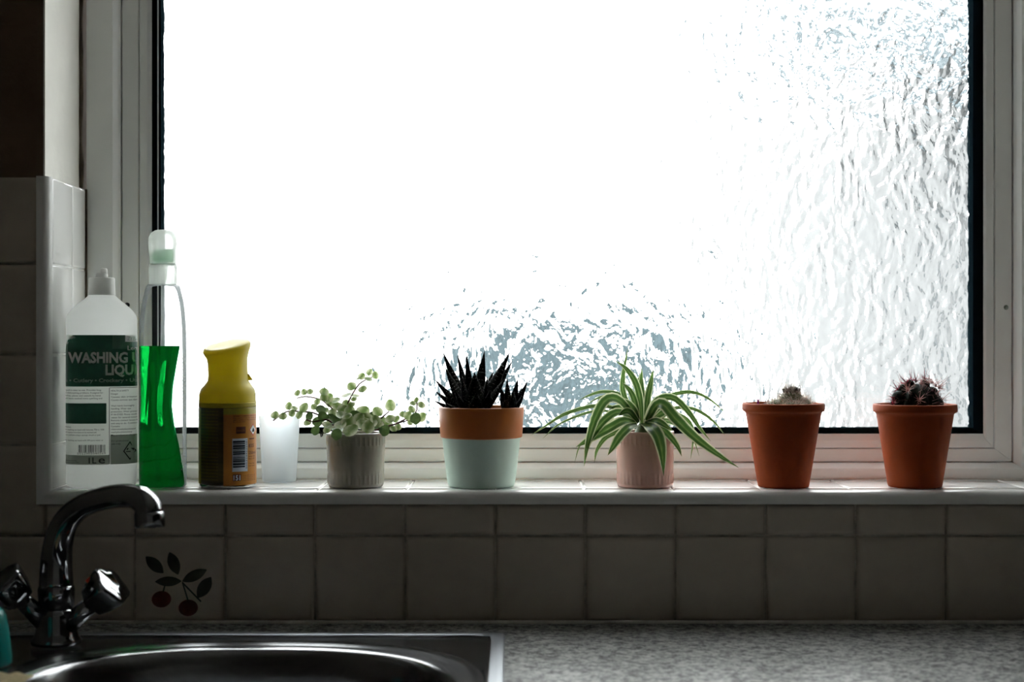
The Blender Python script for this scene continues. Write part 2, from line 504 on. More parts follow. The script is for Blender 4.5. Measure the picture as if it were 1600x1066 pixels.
# the painted reveal, cream, a thin skin of plaster on the jamb
b = MB(); b.box(X_REV_P - 0.0005, X_REV_P + 0.0015, 0.0075, 0.158, 1.43, Z_HEAD)
b.build('reveal_plaster', m_plaster, wall_back, smooth=False)
tag(wall_back.children[0], 'cream painted window reveal')
b = MB(); b.box(X_RR - 0.0015, X_RR + 0.0005, 0.0075, 0.158, 1.05, Z_HEAD)
b.build('reveal_plaster', m_room, wall_back, smooth=False)

b = MB(); b.box(ROOM[0] - 0.1, ROOM[0], ROOM[2], 0.3, 0, ROOM[3])
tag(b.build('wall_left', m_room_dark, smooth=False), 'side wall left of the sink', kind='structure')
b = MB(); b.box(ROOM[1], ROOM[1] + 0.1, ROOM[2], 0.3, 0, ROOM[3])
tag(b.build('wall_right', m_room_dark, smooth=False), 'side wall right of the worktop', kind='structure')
b = MB(); b.box(ROOM[0] - 0.1, ROOM[1] + 0.1, ROOM[2] - 0.1, ROOM[2], 0, ROOM[3])
tag(b.build('wall_front', m_room, smooth=False), 'kitchen wall facing the window', kind='structure')
b = MB(); b.box(ROOM[0] - 0.1, ROOM[1] + 0.1, ROOM[2] - 0.1, 0.3, ROOM[3], ROOM[3] + 0.1)
tag(b.build('ceiling', m_room, smooth=False), 'kitchen ceiling', kind='structure')
b = MB(); b.box(ROOM[0] - 0.1, ROOM[1] + 0.1, ROOM[2] - 0.1, 0.3, -0.1, 0)
tag(b.build('floor', m_floor, smooth=False), 'kitchen floor', kind='structure')

# ---------------------------------------------------------------- tiles
_tile_cache = {}
def tile_mesh(wd, ht, mat, e=0.0062, th=0.0078, dp=0.0042):
    """tile lying in the XZ plane, glazed face towards -Y at y = 0, cushioned edges"""
    key = (round(wd, 4), round(ht, 4), mat.name)
    if key in _tile_cache: return _tile_cache[key]
    m = MB()
    rs = []
    for (i, y) in ((0, th), (0, dp), (e * 0.22, dp * 0.45), (e * 0.55, dp * 0.13), (e, 0.0)):
        x, z = wd / 2 - i, ht / 2 - i
        rs.append([(-x, y, -z), (x, y, -z), (x, y, z), (-x, y, z)])
    m.rings(rs, True, False, True)
    me = bpy.data.meshes.new('tile')
    me.from_pydata(m.v, [], m.f)
    me.polygons.foreach_set('use_smooth', [True] * len(me.polygons))
    me.materials.append(mat)
    _tile_cache[key] = me
    return me

def place_tile(parent, wd, ht, mat, center, rot=(0, 0, 0), g=0.0028, tilt=0.0035, **kw):
    me = tile_mesh(wd - g, ht - g, mat, **kw)
    o = link_mesh('tile', me, None, parent, center)
    o.rotation_euler = (rot[0] + random.uniform(-tilt, tilt), rot[1], rot[2] + random.uniform(-tilt, tilt))
    return o

PITCH = 0.10797
X_J0 = (69 - 800) / 1306.0
def zpx(iy): return CAM_Z - (iy - 533) / 1306.0
rows = [zpx(972), zpx(838), zpx(788)]
grout = MB().box(-0.634, 1.74, 0.0056, 0.0085, TOP - 0.03, zpx(785))
grout.box(-0.634, X_REV - 0.012, 0.0056, 0.0085, zpx(785), zpx(277))
grout.build('grout', m_grout, wall_back, smooth=False)
cherry_tile = None
for k in range(-1, 22):
    xa, xb = X_J0 + k * PITCH, X_J0 + (k + 1) * PITCH
    xa = max(xa, -0.634)
    if xb - xa < 0.02: continue
    for r in range(2):
        t = place_tile(wall_back, xb - xa, rows[r + 1] - rows[r], m_tile, ((xa + xb) / 2, 0, (rows[r] + rows[r + 1]) / 2))
        if k == 1 and r == 0: cherry_tile = t
zj = [zpx(838 - 142 * i) for i in range(4)] + [zpx(275)]
for r in range(4):
    xa, xb = -0.634, X_REV - 0.0125
    place_tile(wall_back, xb - xa, zj[r + 1] - zj[r], m_tile, ((xa + xb) / 2, 0, (zj[r] + zj[r + 1]) / 2))

# cherries printed on one tile, thin glaze in relief
def flat_shape(pts2, name, mat, parent, y=-0.0004, th=0.0003):
    m = MB()
    n = len(pts2)
    m.rings([[(p[0], y + th, p[1]) for p in pts2], [(p[0], y, p[1]) for p in pts2]], True, False, True)
    return m.build(name, mat, parent, smooth=False)
def oval(cx, cz, a, b_, rot, n=18, point=0.0):
    out = []
    for k in range(n):
        t = 2 * PI * k / n
        x, z = a * math.cos(t), b_ * math.sin(t) * (1 - point * abs(math.cos(t)) ** 3)
        out.append((cx + x * math.cos(rot) - z * math.sin(rot), cz + x * math.sin(rot) + z * math.cos(rot)))
    return out
def tl(zx, zy):   # from the close-up of the tile to tile coordinates
    return ((zx - 895) / 3.27 / 1306, -(zy - 525) / 3.27 / 1306)
for (x, y_, a, bb) in ((803, 628, 50, 42), (940, 672, 50, 42)):
    c = tl(x, y_)
    flat_shape(oval(c[0], c[1], a / 4270, bb / 4270, 0.1), 'cherry_motif', m_cherry, cherry_tile)
for (x, y_, a, bb, r_) in ((768, 452, 62, 30, -0.75), (866, 445, 62, 30, -1.2), (972, 507, 70, 27, 0.45), (1022, 568, 64, 32, 1.0), (838, 537, 68, 25, 0.02)):
    c = tl(x, y_)
    flat_shape(oval(c[0], c[1], a / 4270, bb / 4270, r_, 20, 0.7), 'leaf_motif', m_cherry_leaf, cherry_tile)
for (q0, q1) in (((812, 590), (822, 550)), ((938, 632), (910, 540)), ((1005, 640), (912, 545))):
    c0, c1 = tl(*q0), tl(*q1)
    d = Vector((c1[0] - c0[0], c1[1] - c0[1])); nn = Vector((-d.y, d.x)).normalized() * 0.0009
    flat_shape([(c0[0] + nn.x, c0[1] + nn.y), (c0[0] - nn.x, c0[1] - nn.y), (c1[0] - nn.x, c1[1] - nn.y), (c1[0] + nn.x, c1[1] + nn.y)][::-1], 'stalk_motif', m_cherry_leaf, cherry_tile)

# ---------------------------------------------------------------- sill: bed, tiles, rounded front trim
b = MB(); b.box(X_REV_P, X_RR, 0.006, 0.1545, 1.030, SILL - 0.0022)
sill = tag(b.build('trim_1', m_grout_white, smooth=False), 'white tiled window sill', kind='structure')
for k in range(-1, 12):
    xa, xb = X_J0 + k * PITCH, X_J0 + (k + 1) * PITCH
    xa, xb = max(xa, X_REV + 0.0005), min(xb, X_RR - 0.001)
    if xb - xa < 0.012: continue
    for (ya, yb) in ((0.0125, 0.047), (0.047, 0.1545)):
        place_tile(sill, xb - xa, yb - ya, m_tile_white, ((xa + xb) / 2, (ya + yb) / 2, SILL), (-PI / 2, 0, 0), 0.0018, 0.0008, e=0.003, dp=0.0024)

TRIM_PROF = [(0.0, 0.013), (0.0, 0.0085), (0.0006, 0.0056), (0.0022, 0.0026), (0.0048, 0.0004), (0.008, -0.0010), (0.0153, -0.0014), (0.0153, 0.004)]
m = MB()
m.rings([[(X_REV - q, y, SILL - q) for (q, y) in TRIM_PROF][::-1], [(1.73 if False else X_RR, y, SILL - q) for (q, y) in TRIM_PROF][::-1]], False)
tag(m.build('trim_2', m_trim, sharp=50), 'white rounded edging along the front of the sill', kind='structure')
m = MB()
m.rings([[(X_REV - q, y, zpx(275)) for (q, y) in TRIM_PROF], [(X_REV - q, y, SILL - q) for (q, y) in TRIM_PROF]], False)
m.face(*range(len(TRIM_PROF)))
tag(m.build('trim_3', m_trim, sharp=50), 'white rounded edging up the tiled reveal', kind='structure')

# tiled lower part of the left reveal
b = MB(); b.box(X_REV_P, X_REV - 0.0022, 0.009, 0.1545, SILL, zpx(276))
reveal = tag(b.build('wall_reveal', m_grout_white, smooth=False), 'white tiled reveal left of the window', kind='structure')
zr = [SILL + 0.0005] + zj[1:]
for r in range(len(zr) - 1):
    for (ya, yb) in ((0.0125, 0.097), (0.097, 0.1545)):
        place_tile(reveal, yb - ya, zr[r + 1] - zr[r], m_tile_white, (X_REV, (ya + yb) / 2, (zr[r] + zr[r + 1]) / 2), (0, 0, PI / 2), 0.0018, 0.001, e=0.003, dp=0.0024)
# sealant beads; the brown ones carry stain and the gap's shadow in their colour
pts = [(X_REV_P + 0.002, 0.1535, 1.437 + i * 0.03) for i in range(22)]
MB().tube([(p[0] + 0.001 * math.sin(i * 1.7), p[1], p[2]) for i, p in enumerate(pts)], [0.0035 + 0.001 * math.sin(i * 2.3) for i in range(22)], 8).build('sealant', m_sealant_dirty_shaded, wall_back)
MB().tube([(X_REV + 0.0005, 0.1535, z) for z in (SILL, 1.2, 1.32, 1.435)], 0.0016, 8).build('sealant', m_sealant_dirty_shaded, reveal)
MB().tube([(x, 0.1535, SILL) for x in (X_REV, 0, X_RR)], 0.0012, 6).build('sealant', m_sealant, sill)
o = MB().tube([(x, -0.001, TOP + 0.0012) for x in (-0.634, 0, 1.74)], 0.0028, 8).build('trim_4', m_sealant)
tag(o, 'pale sealant line between tiles and worktop', kind='structure')

# ---------------------------------------------------------------- window
win = tag(empty('window_1', (0, 0.19, SILL)), 'white framed kitchen window with textured privacy glass', kind='structure')
WO = Vector((0, 0.19, SILL))
R = [(-0.5530, 0.6985, 1.0377, 2.1075), (-0.5197, 0.6634, 1.0717, 2.074), (-0.5115, 0.6555, 1.0790, 2.066),
     (-0.4885, 0.6317, 1.0972, 2.044), (-0.4722, 0.6180, 1.1164, 2.028), (-0.4610, 0.6050, 1.1240, 2.016)]
def inset(r, g): return (r[0] + g, r[1] - g, r[2] + g, r[3] - g)
def frame_bars(prof, name, mat, sharp=25):
    """four mitred bars; prof = list of (rect, y)"""
    outs = []
    for side in range(4):
        A, B = [], []
        for (r, y) in prof:
            c = [(r[0], r[2]), (r[1], r[2]), (r[1], r[3]), (r[0], r[3])]
            p, q = c[side], c[(side + 1) % 4]
            e = 0.00018
            d = Vector((q[0] - p[0], q[1] - p[1])).normalized() * e
            A.append(Vector((p[0] + d.x, y, p[1] + d.y)) - WO); B.append(Vector((q[0] - d.x, y, q[1] - d.y)) - WO)
        m = MB(); m.rings([A, B], True, True, True)
        outs.append(m.build(name, mat, win, smooth=False))
    return outs
g1 = 0.0009
frame_bars([(R[0], 0.225), (R[0], 0.155), (R[1], 0.155), (inset(R[1], 0.001), 0.1554), (inset(R[1], 0.0055), 0.163), (R[2], 0.1665), (R[2], 0.198), (R[1], 0.198), (R[1], 0.225)], 'outer_frame_bar', m_upvc)
r2 = inset(R[2], g1)
frame_bars([(R[1], 0.216), (R[1], 0.199), (r2, 0.199), (r2, 0.1700), (inset(r2, 0.001), 0.1690), (inset(R[3], -0.001), 0.1690), (R[3], 0.1700), (R[3], 0.199), (R[4], 0.199), (R[4], 0.216)], 'sash_bar', m_upvc)
r3 = inset(R[3], g1)
frame_bars([(r3, 0.1985), (r3, 0.1705), (inset(r3, 0.0012), 0.1698), (inset(r3, 0.010), 0.1699), (R[4], 0.1718), (R[4], 0.1985)], 'glazing_bead', m_upvc)
r4 = inset(R[4], 0.0001)
frame_bars([(r4, 0.198), (r4, 0.1735), (inset(r4, 0.0015), 0.1732), (R[5], 0.1745), (R[5], 0.198)], 'gasket', m_gasket)
rg = inset(R[5], -0.004)
m = MB().box(rg[0], rg[1], 0.1885, 0.1925, rg[2], rg[3])
m.v = [tuple(Vector(p) - WO) for p in m.v]
pane = m.build('glass_pane', None, win, smooth=False)
pane.data.materials.append(m_flatglass); pane.data.materials.append(m_glass)
for p in pane.data.polygons:
    if p.normal.y < -0.9: p.material_index = 1
tag(pane, 'rippled obscure glass, white with daylight')
m = MB().box(-0.4650, -0.4636, 0.1725, 0.1740, R[5][2], R[5][3])
m.v = [tuple(Vector(p) - WO) for p in m.v]
m.build('spacer_bar', m_alu, win, smooth=False)
MB().tube([Vector((-0.5035, 0.1695, 1.285)) - WO, Vector((-0.5035, 0.1675, 1.285)) - WO, Vector((-0.5035, 0.1668, 1.285)) - WO], [0.0034, 0.0034, 0.002], 16).build('screw_cap', m_black, win)
MB().tube([Vector((0.6465, 0.1695, 1.282)) - WO, Vector((0.6465, 0.1682, 1.282)) - WO], [0.0034, 0.003], 16).build('screw_cap', m_label_grey, win)

# ---------------------------------------------------------------- outside, seen through the glass
b = MB().box(-40, 40, 0.31, 80, -0.35, -0.25)
tag(b.build('ground', m_concrete, smooth=False), 'pale paved ground outside the window', kind='structure')

def superell(a, b_, n, t):
    c, s_ = math.cos(t), math.sin(t)
    return (a * math.copysign(abs(c) ** (2 / n), c), b_ * math.copysign(abs(s_) ** (2 / n), s_))

def build_car():
    base = Vector((0.24, 4.6, -0.25))
    car = tag(empty('parked_car', base), 'pale parked car with blue-grey rear window blurred behind the textured glass', 'car')
    def sec(y, wdt, z0, z1, n=5.0):
        return [(p[0], y, (z0 + z1) / 2 + p[1]) for p in (superell(wdt, (z1 - z0) / 2, n, 2 * PI * k / 28) for k in range(28))]
    MB().rings([sec(-0.55, 0.70, 0.32, 0.80), sec(-0.50, 0.80, 0.25, 0.98), sec(-0.2, 0.84, 0.22, 1.02), sec(2.2, 0.84, 0.22, 0.98), sec(3.2, 0.80, 0.25, 0.85), sec(3.4, 0.70, 0.35, 0.7)], True, True, True).build('body', m_car, car)
    MB().rings([sec(-0.32, 0.74, 0.98, 1.06, 3), sec(-0.10, 0.66, 0.96, 1.48, 4), sec(0.1, 0.66, 0.95, 1.60, 4), sec(0.9, 0.66, 0.95, 1.62, 4), sec(1.6, 0.70, 0.92, 1.10, 3)], True, True, True).build('cabin', m_car, car)
    # rear window, curved slab standing proud of the cabin
    rs = []
    for (z, y, wd) in ((1.14, -0.315, 0.60), (1.17, -0.30, 0.615), (1.30, -0.235, 0.60), (1.43, -0.17, 0.56), (1.50, -0.125, 0.50)):
        rs.append([(wd * math.sin(a), y + 0.10 * (1 - math.cos(a)), z) for a in [(-1 + 2 * k / 12) * PI / 2 for k in range(13)]])
    m = MB(); m.rings(rs, False); m.rings([[(p[0], p[1] + 0.06, p[2]) for p in r] for r in rs[::-1]], False)
    m.build('rear_window', m_carglass, car)
    for s_ in (-1, 1):
        MB().bbox(s_ * 0.66 - 0.09, s_ * 0.66 + 0.09, -0.56, -0.46, 0.62, 0.86, 0.02).build('tail_light', m_taillight, car, smooth=False)
        for yy in (0.25, 2.6):
            MB().tube([(s_ * 0.66, yy, 0.30), (s_ * 0.68, yy, 0.30), (s_ * 0.84, yy, 0.30), (s_ * 0.86, yy, 0.30)], [0.26, 0.30, 0.30, 0.26], 24).build('wheel', m_tyre, car)
    MB().bbox(-0.74, 0.74, -0.64, -0.5, 0.34, 0.52, 0.04).build('bumper', m_car, car, smooth=False)
build_car()

def build_house():
    base = Vector((2.60, 6.3, -0.25))
    h = tag(empty('neighbouring_house', base), 'pale neighbouring house with blue-grey roof edge blurred at upper right', 'house')
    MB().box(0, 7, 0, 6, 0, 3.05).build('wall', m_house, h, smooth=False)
    m = MB()
    A = [(-1.25, -0.5, 2.86), (7, -0.5, 2.86), (7, -0.5, 3.06), (-1.25, -0.5, 3.06)]
    B = [(-1.25, 3.0, 5.3), (7, 3.0, 5.3), (7, 3.0, 5.5), (-1.25, 3.0, 5.5)]
    m.rings([A, B], True, True, True)
    m.build('roof', m_slate, h, smooth=False)
    MB().tube([(-1.25, -0.56, 2.9), (7, -0.56, 2.9)], 0.07, 10).build('gutter', m_slate, h)
    MB().tube([(0.12, -0.06, 0), (0.12, -0.06, 3.0)], 0.035, 10).build('downpipe', m_slate, h)
build_house()

# ================================================================== WORKTOP, SINK, TAP
b = MB()
SX0, SX1, SY0, SY1 = -0.60, -0.008, -0.565, -0.069
hx0, hx1, hy0, hy1 = SX0 + 0.012, SX1 - 0.012, SY0 + 0.012, SY1 - 0.012
z0 = TOP - 0.038
b.box(ROOM[0] + 0.002, ROOM[1] - 0.002, hy1, -0.0005, z0, TOP)
b.box(ROOM[0] + 0.002, hx0, hy0, hy1, z0, TOP)
b.box(hx1, ROOM[1] - 0.002, hy0, hy1, z0, TOP)
b.box(ROOM[0] + 0.002, ROOM[1] - 0.002, -0.615, hy0, z0, TOP)
tag(b.build('worktop', m_worktop, smooth=False), 'speckled grey laminate worktop running under the tiled wall', 'worktop')
b = MB(); b.box(ROOM[0] + 0.004, ROOM[1] - 0.004, -0.58, -0.56, 0.0, z0); b.box(hx1 + 0.03, ROOM[1] - 0.004, -0.56, -0.0005, 0.0, z0); b.box(ROOM[0] + 0.004, SX0 + 0.02, -0.56, -0.0005, 0, z0)
tag(b.build('base_cabinet', m_room_dark, smooth=False), 'base cabinet carrying the speckled worktop', 'cabinet')

sink = tag(empty('kitchen_sink', (-0.28, -0.33, TOP)), 'stainless steel sink with rounded bowl below the tap', 'sink')
SO = Vector((-0.28, -0.33, TOP))
NS = 120
def se_ring(cx, cy, a, b_, n, z):
    out = []
    for k in range(NS):
        t = 2 * PI * k / NS
        # radial position, so that all rings share their angles
        c, s_ = math.cos(t), math.sin(t)
        rr = (abs(c / a) ** n + abs(s_ / b_) ** n) ** (-1.0 / n)
        out.append((cx + rr * c, cy + rr * s_, z))
    return out
rcx, rcy = (SX0 + SX1) / 2 + 0.28, (SY0 + SY1) / 2 + 0.33
ra, rb = (SX1 - SX0) / 2, (SY1 - SY0) / 2
A, B = 0.222, 0.190
MB().rings([se_ring(rcx, rcy, ra, rb, 60, 0.0002), se_ring(rcx, rcy, ra, rb, 60, 0.0022), se_ring(rcx, rcy, ra - 0.002, rb - 0.002, 60, 0.0036), se_ring(rcx, rcy, ra - 0.013, rb - 0.013, 50, 0.0040), se_ring(rcx, rcy, ra - 0.0155, rb - 0.0155, 50, 0.0026)], True).build('rim', m_steel_rim, sink)
rs = [se_ring(rcx, rcy, ra - 0.0150, rb - 0.0150, 50, 0.0024), se_ring(rcx, rcy, ra - 0.0185, rb - 0.0185, 40, 0.0008), se_ring(rcx, rcy, ra - 0.022, rb - 0.022, 20, 0.0006)]
for (d, z) in ((0.034, 0.0006), (0.030, 0.0012), (0.026, 0.0030), (0.020, 0.0034), (0.014, 0.0024), (0.010, 0.0006), (0.006, -0.0004), (0.002, -0.0012), (-0.003, -0.0040), (-0.007, -0.010), (-0.012, -0.03), (-0.022, -0.10), (-0.035, -0.135), (-0.06, -0.150), (-0.11, -0.154), (-0.15, -0.156)):
    rs.append(se_ring(0, 0, A + d, B + d, 2.5, z))
MB().rings(rs, True, False, True).build('basin', m_steel, sink)
MB().lathe([(0.030, -0.1552), (0.034, -0.1548), (0.034, -0.1535), (0.028, -0.153), (0.020, -0.1545)], 32).build('waste_ring', m_chrome, sink)

# tap
TB = P(88, 1000, -0.135); TB.z = TOP + 0.0036
tap = tag(empty('mixer_tap', TB), 'chrome mixer tap with curved spout and two faceted handles', 'tap')
def L(p, root): return Vector(p) - Vector(root)
zc = P(0, 932, -0.135).z - TB.z
MB().lathe([(0.027, 0), (0.0275, 0.004), (0.024, 0.008), (0.0215, 0.018), (0.0215, zc - 0.022), (0.0205, zc - 0.014), (0.016, zc - 0.012)], 40).build('body', m_chrome, tap)
MB().lathe([(0.016, zc - 0.013), (0.0195, zc - 0.011), (0.0200, zc + 0.008), (0.0190, zc + 0.012), (0.0165, zc + 0.014)], 40).build('collar', m_chrome, tap)
sp = [(88, 918, -0.135), (88, 880, -0.135), (92, 845, -0.138), (103, 815, -0.145), (126, 793, -0.158), (158, 780, -0.176), (190, 775, -0.194), (214, 777, -0.206), (229, 789, -0.213), (233.5, 803, -0.215)]
c = catmull([L(P(*q), TB) for q in sp], 44)
rad = []
for i in range(45):
    u = i / 44
    rad.append(0.0188 - 0.0060 * min(1, u / 0.45) + (0.0022 * max(0, (u - 0.72) / 0.28)))
spout = MB().tube(c, rad, 28).build('spout', m_chrome, tap)
e0, e1 = c[-1], c[-1] + Vector((0.0006, -0.001, -0.0145))
MB().tube([e0 + Vector((0, 0, 0.003)), e0, e0 + (e1 - e0) * 0.9, e1, e1 + Vector((0, 0, 0.0005))], [0.0144, 0.0158, 0.0158, 0.0150, 0.009], 28).build('aerator', m_chrome, spout)
def handle(base, tip, red):
    base, tip = L(base, TB), L(tip, TB)
    d = (tip - base).normalized(); ln = (tip - base).length
    hd = MB().tube([tip - d * 0.016, tip - d * 0.0145, tip - d * 0.004, tip + d * 0.011, tip + d * 0.0165, tip + d * 0.0185, tip + d * 0.0190],
                   [0.0125, 0.0165, 0.0205, 0.0238, 0.0232, 0.0190, 0.006], 40, True, (5, 0.07)).build('handle', m_chrome, tap)
    MB().tube([base, base + d * (ln - 0.013)], [0.0115, 0.0095], 24).build('stem', m_chrome, hd)
    return hd, tip, d
hd, tip, d = handle(P(98, 985, -0.137), P(160, 928, -0.150), True)
side = d.cross(Vector((0, 1, 0))).normalized()
side = side if side.z > 0 else -side
cc = tip + side * 0.0212 + Vector((0, -0.006, 0)) + d * 0.002
MB().tube([cc - side * 0.002, cc + side * 0.0012, cc + side * 0.0016], [0.0045, 0.0045, 0.003], 16).build('red_disc', m_red_mark, hd)  # small red disc on the upper side of the right handle
handle(P(76, 978, -0.137), P(18, 922, -0.160), False)

# teal bottle at the frame's left edge
tb = Vector((-0.5400, -0.25, TOP + 0.0036))
teal = tag(empty('teal_bottle', tb), 'teal plastic bottle standing left of the tap, cut by the frame', 'bottle')
MB().lathe([(0.0215, 0), (0.0238, 0.002), (0.0238, 0.008), (0.0215, 0.03), (0.0180, 0.052), (0.0150, 0.058), (0.0100, 0.0595)], 36).build('body', m_teal, teal)
MB().lathe([(0.0105, 0.0585), (0.0110, 0.059), (0.0110, 0.0625), (0.0095, 0.0635), (0.004, 0.064)], 24).build('cap', m_teal, teal)

# folded ribbed cloth
m = MB()
nx, ny = 44, 8
cl = Vector((-0.545, -0.34, TOP + 0.0035))
grid = []
for layer in (0, 1):
    for j in range(ny + 1):
        for i in range(nx + 1):
            u, v_ = i / nx, j / ny
            x = -0.055 + 0.118 * u + 0.006 * v_; y = -0.05 + 0.098 * v_ - 0.01 * u
            zt = 0.0058 + 0.0011 * math.sin(u * 44) + 0.0006 * math.sin(v_ * 9)
            edge = min(u, 1 - u, v_, 1 - v_)
            zt *= min(1, 0.35 + edge * 9)
            m.vert((x, y, zt if layer == 0 else 0.0004))
def gi(l, i, j): return l * (nx + 1) * (ny + 1) + j * (nx + 1) + i
for j in range(ny):
    for i in range(nx):
        m.face(gi(0, i, j), gi(0, i + 1, j), gi(0, i + 1, j + 1), gi(0, i, j + 1))
        m.face(gi(1, i, j), gi(1, i, j + 1), gi(1, i + 1, j + 1), gi(1, i + 1, j))
for i in range(nx):
    m.face(gi(1, i, 0), gi(1, i + 1, 0), gi(0, i + 1, 0), gi(0, i, 0)); m.face(gi(0, i, ny), gi(0, i + 1, ny), gi(1, i + 1, ny), gi(1, i, ny))
for j in range(ny):
    m.face(gi(0, 0, j), gi(0, 0, j + 1), gi(1, 0, j + 1), gi(1, 0, j)); m.face(gi(1, nx, j), gi(1, nx, j + 1), gi(0, nx, j + 1), gi(0, nx, j))
tag(m.build('sponge_cloth', m_cloth, None, True, cl), 'beige ribbed cloth lying on the sink rim below the tap', 'cloth')

# ================================================================== PRINT HELPERS
def text_poly(s, bold=0.0):
    cu = bpy.data.curves.new('txt', 'FONT')
    cu.body = s
    cu.resolution_u = 2
    cu.offset = bold
    o = bpy.data.objects.new('txt', cu)
    COL.objects.link(o)
    dg = bpy.context.evaluated_depsgraph_get()
    me = bpy.data.meshes.new_from_object(o.evaluated_get(dg))
    v = [(p.co.x, p.co.y) for p in me.vertices]
    f = [tuple(p.vertices) for p in me.polygons]
    bpy.data.objects.remove(o); bpy.data.curves.remove(cu); bpy.data.meshes.remove(me)
    return v, f

class Print:
    """flat print laid onto a curved surface; all input in pixels of the close-up, mapped by surf(px, py, lift)"""
    def __init__(s, surf, xlim): s.surf = surf; s.xlim = xlim
    def put(s, v, f, name, mat, parent, lift):
        m = MB()
        for p in v: m.vert(s.surf(p[0], p[1], lift))
        for q in f:
            if all(s.xlim[0] < v[i][0] < s.xlim[1] for i in q): m.face(*q)
        return m.build(name, mat, parent, smooth=False)
    def rect(s, x0, x1, y0, y1, name, mat, parent, lift, n=24, cut=None):
        v, f = [], []
        ny = 1 if cut is None else 10
        for j in range(ny + 1):
            y = y1 + (y0 - y1) * j / ny
            xs = x0 if cut is None else cut(y)
            for i in range(n + 1): v.append((xs + (x1 - xs) * i / n, y))
        for j in range(ny):
            for i in range(n):
                a = j * (n + 1) + i
                f.append((a, a + 1, a + n + 2, a + n + 1))
        return s.put(v, f, name, mat, parent, lift)
    def text(s, t, x, y, h, width, name, mat, parent, lift, bold=0.0, align='l'):
        v, f = text_poly(t, bold)
        if not v: return
        x0 = min(p[0] for p in v); x1 = max(p[0] for p in v)
        sc = h / 0.70
        scx = width / (x1 - x0) if width else sc
        off = x if align == 'l' else x - (x1 - x0) * scx
        vv = [(off + (p[0] - x0) * scx, y - p[1] * sc) for p in v]
        return s.put(vv, f, name, mat, parent, lift)

# ================================================================== WASHING-UP LIQUID BOTTLE
wb = P(159, 533, 0.060); wb.z = SILL
yaw = math.atan2(-wb.x, 1.86)
yaw = yaw * 0.9
bottle = tag(empty('washing_up_bottle', wb, yaw), 'white washing up liquid bottle with dark green label beside the tiled reveal', 'bottle')
WA, WBd, WN = 0.0425, 0.029, 2.7
def wsec(a, b_, z, n=WN, N=56):
    return [(p[0], p[1], z) for p in (superell(a, b_, n, 2 * PI * k / N) for k in range(N))]
S1 = 1285.0
def wz(iy): return (764 - iy) / S1
prof = [(WA - 0.006, WBd - 0.006, 0.0, WN), (WA - 0.0015, WBd - 0.0015, 0.0025, WN), (WA, WBd, 0.006, WN), (WA, WBd, wz(500), WN),
        (WA - 0.0012, WBd - 0.0008, wz(492), WN), (WA - 0.0055, WBd - 0.003, wz(484), WN), (0.0285, 0.0235, wz(474), 2.4), (0.0205, 0.0185, wz(466), 2.1), (0.0165, 0.0160, wz(461), 2.0), (0.0150, 0.0150, wz(458), 2.0), (0.0150, 0.0150, wz(452), 2)]
MB().rings([wsec(a, b_, z, n) for (a, b_, z, n) in prof], True, True, True).build('body', m_hdpe, bottle)
cap = MB().lathe([(0.0160, wz(460)), (0.0164, wz(459.5)), (0.0164, wz(458)), (0.0158, wz(434)), (0.0150, wz(432)), (0.006, wz(431.5))], 40).build('cap', m_cap_white, bottle)
MB().lathe([(0.0075, wz(433)), (0.0072, wz(426)), (0.0062, wz(425))], 24, (0.0, 0, 0)).build('nozzle_seat', m_cap_white, cap)
MB().lathe([(0.0042, wz(433)), (0.0040, wz(420)), (0.0034, wz(417.5)), (0.002, wz(417))], 20, (0.0028, -0.001, 0)).build('nozzle', m_cap_white, cap)

def wsurf(px, py, lift):
    x = (px - 159) / S1
    x = max(-WA * 0.9995, min(WA * 0.9995, x))
    y = -WBd * (1 - abs(x / WA) ** WN) ** (1 / WN)
    nx = math.copysign(abs(x / WA) ** (WN - 1) / WA, x); ny = -abs(y / WBd) ** (WN - 1) / WBd
    l_ = math.hypot(nx, ny)
    return (x + nx / l_ * lift, y + ny / l_ * lift, wz(py))
PW = Print(wsurf, (105.0, 213.2))
lab = PW.rect(105.2, 213, 523, 726, 'label', m_label, bottle, 0.0003, 40)
def arc_cut(y):
    return 105.3 + 14 * max(0, 1 - math.sqrt(max(0.0, 1 - ((548 - y) / 25.0) ** 2))) if y < 548 else 105.3
PW.rect(104, 213, 523.5, 604, 'green_band', m_green, lab, 0.0006, 36, arc_cut)
PW.rect(176, 213, 524, 545, 'light_green_patch', m_green_light, lab, 0.0007, 10)
PW.rect(105.3, 167, 630, 662, 'green_panel', m_green, lab, 0.0006, 20)
PW.rect(105.3, 171, 711, 726, 'grey_band', m_label_grey, lab, 0.0005, 20)
PW.rect(173, 213, 680, 726, 'grey_band', m_label_grey, lab, 0.0005, 14)
PW.rect(171, 171.9, 606, 725, 'divider', m_ink, lab, 0.0006, 1)
PW.rect(172, 213, 605.5, 606.3, 'divider', m_ink, lab, 0.0006, 12)
PW.rect(195, 213, 523.5, 534, 'brand_tab', m_ink_white, lab, 0.0008, 8)
PW.text('ZYB-', 198, 532, 6.5, 14, 'lettering', m_ink_pale, lab, 0.0010)
PW.text('Lemon', 198.5, 547, 7, 27, 'lettering', m_ink_white, lab, 0.0010, 0.01)
PW.text('WASHING UP', 109.5, 566.5, 16, 119, 'lettering', m_ink_white, lab, 0.0010, 0.040)
PW.text('LIQUID', 165.5, 585.5, 15.5, 61, 'lettering', m_ink_white, lab, 0.0010, 0.040)
PW.text('Glassware • Cutlery • Crockery • Utensils', 69, 597, 5.6, 163, 'lettering', m_ink_pale, lab, 0.0010, 0.03)
def lines(items, x, y0, dy, h, w_, mat=m_ink, lift=0.0008):
    for i, t in enumerate(items):
        if t: PW.text(t, x, y0 + dy * i, h, None if w_ is None else w_ * len(t) / max(len(q) for q in items), 'small_print', mat, lab, lift, 0.004)
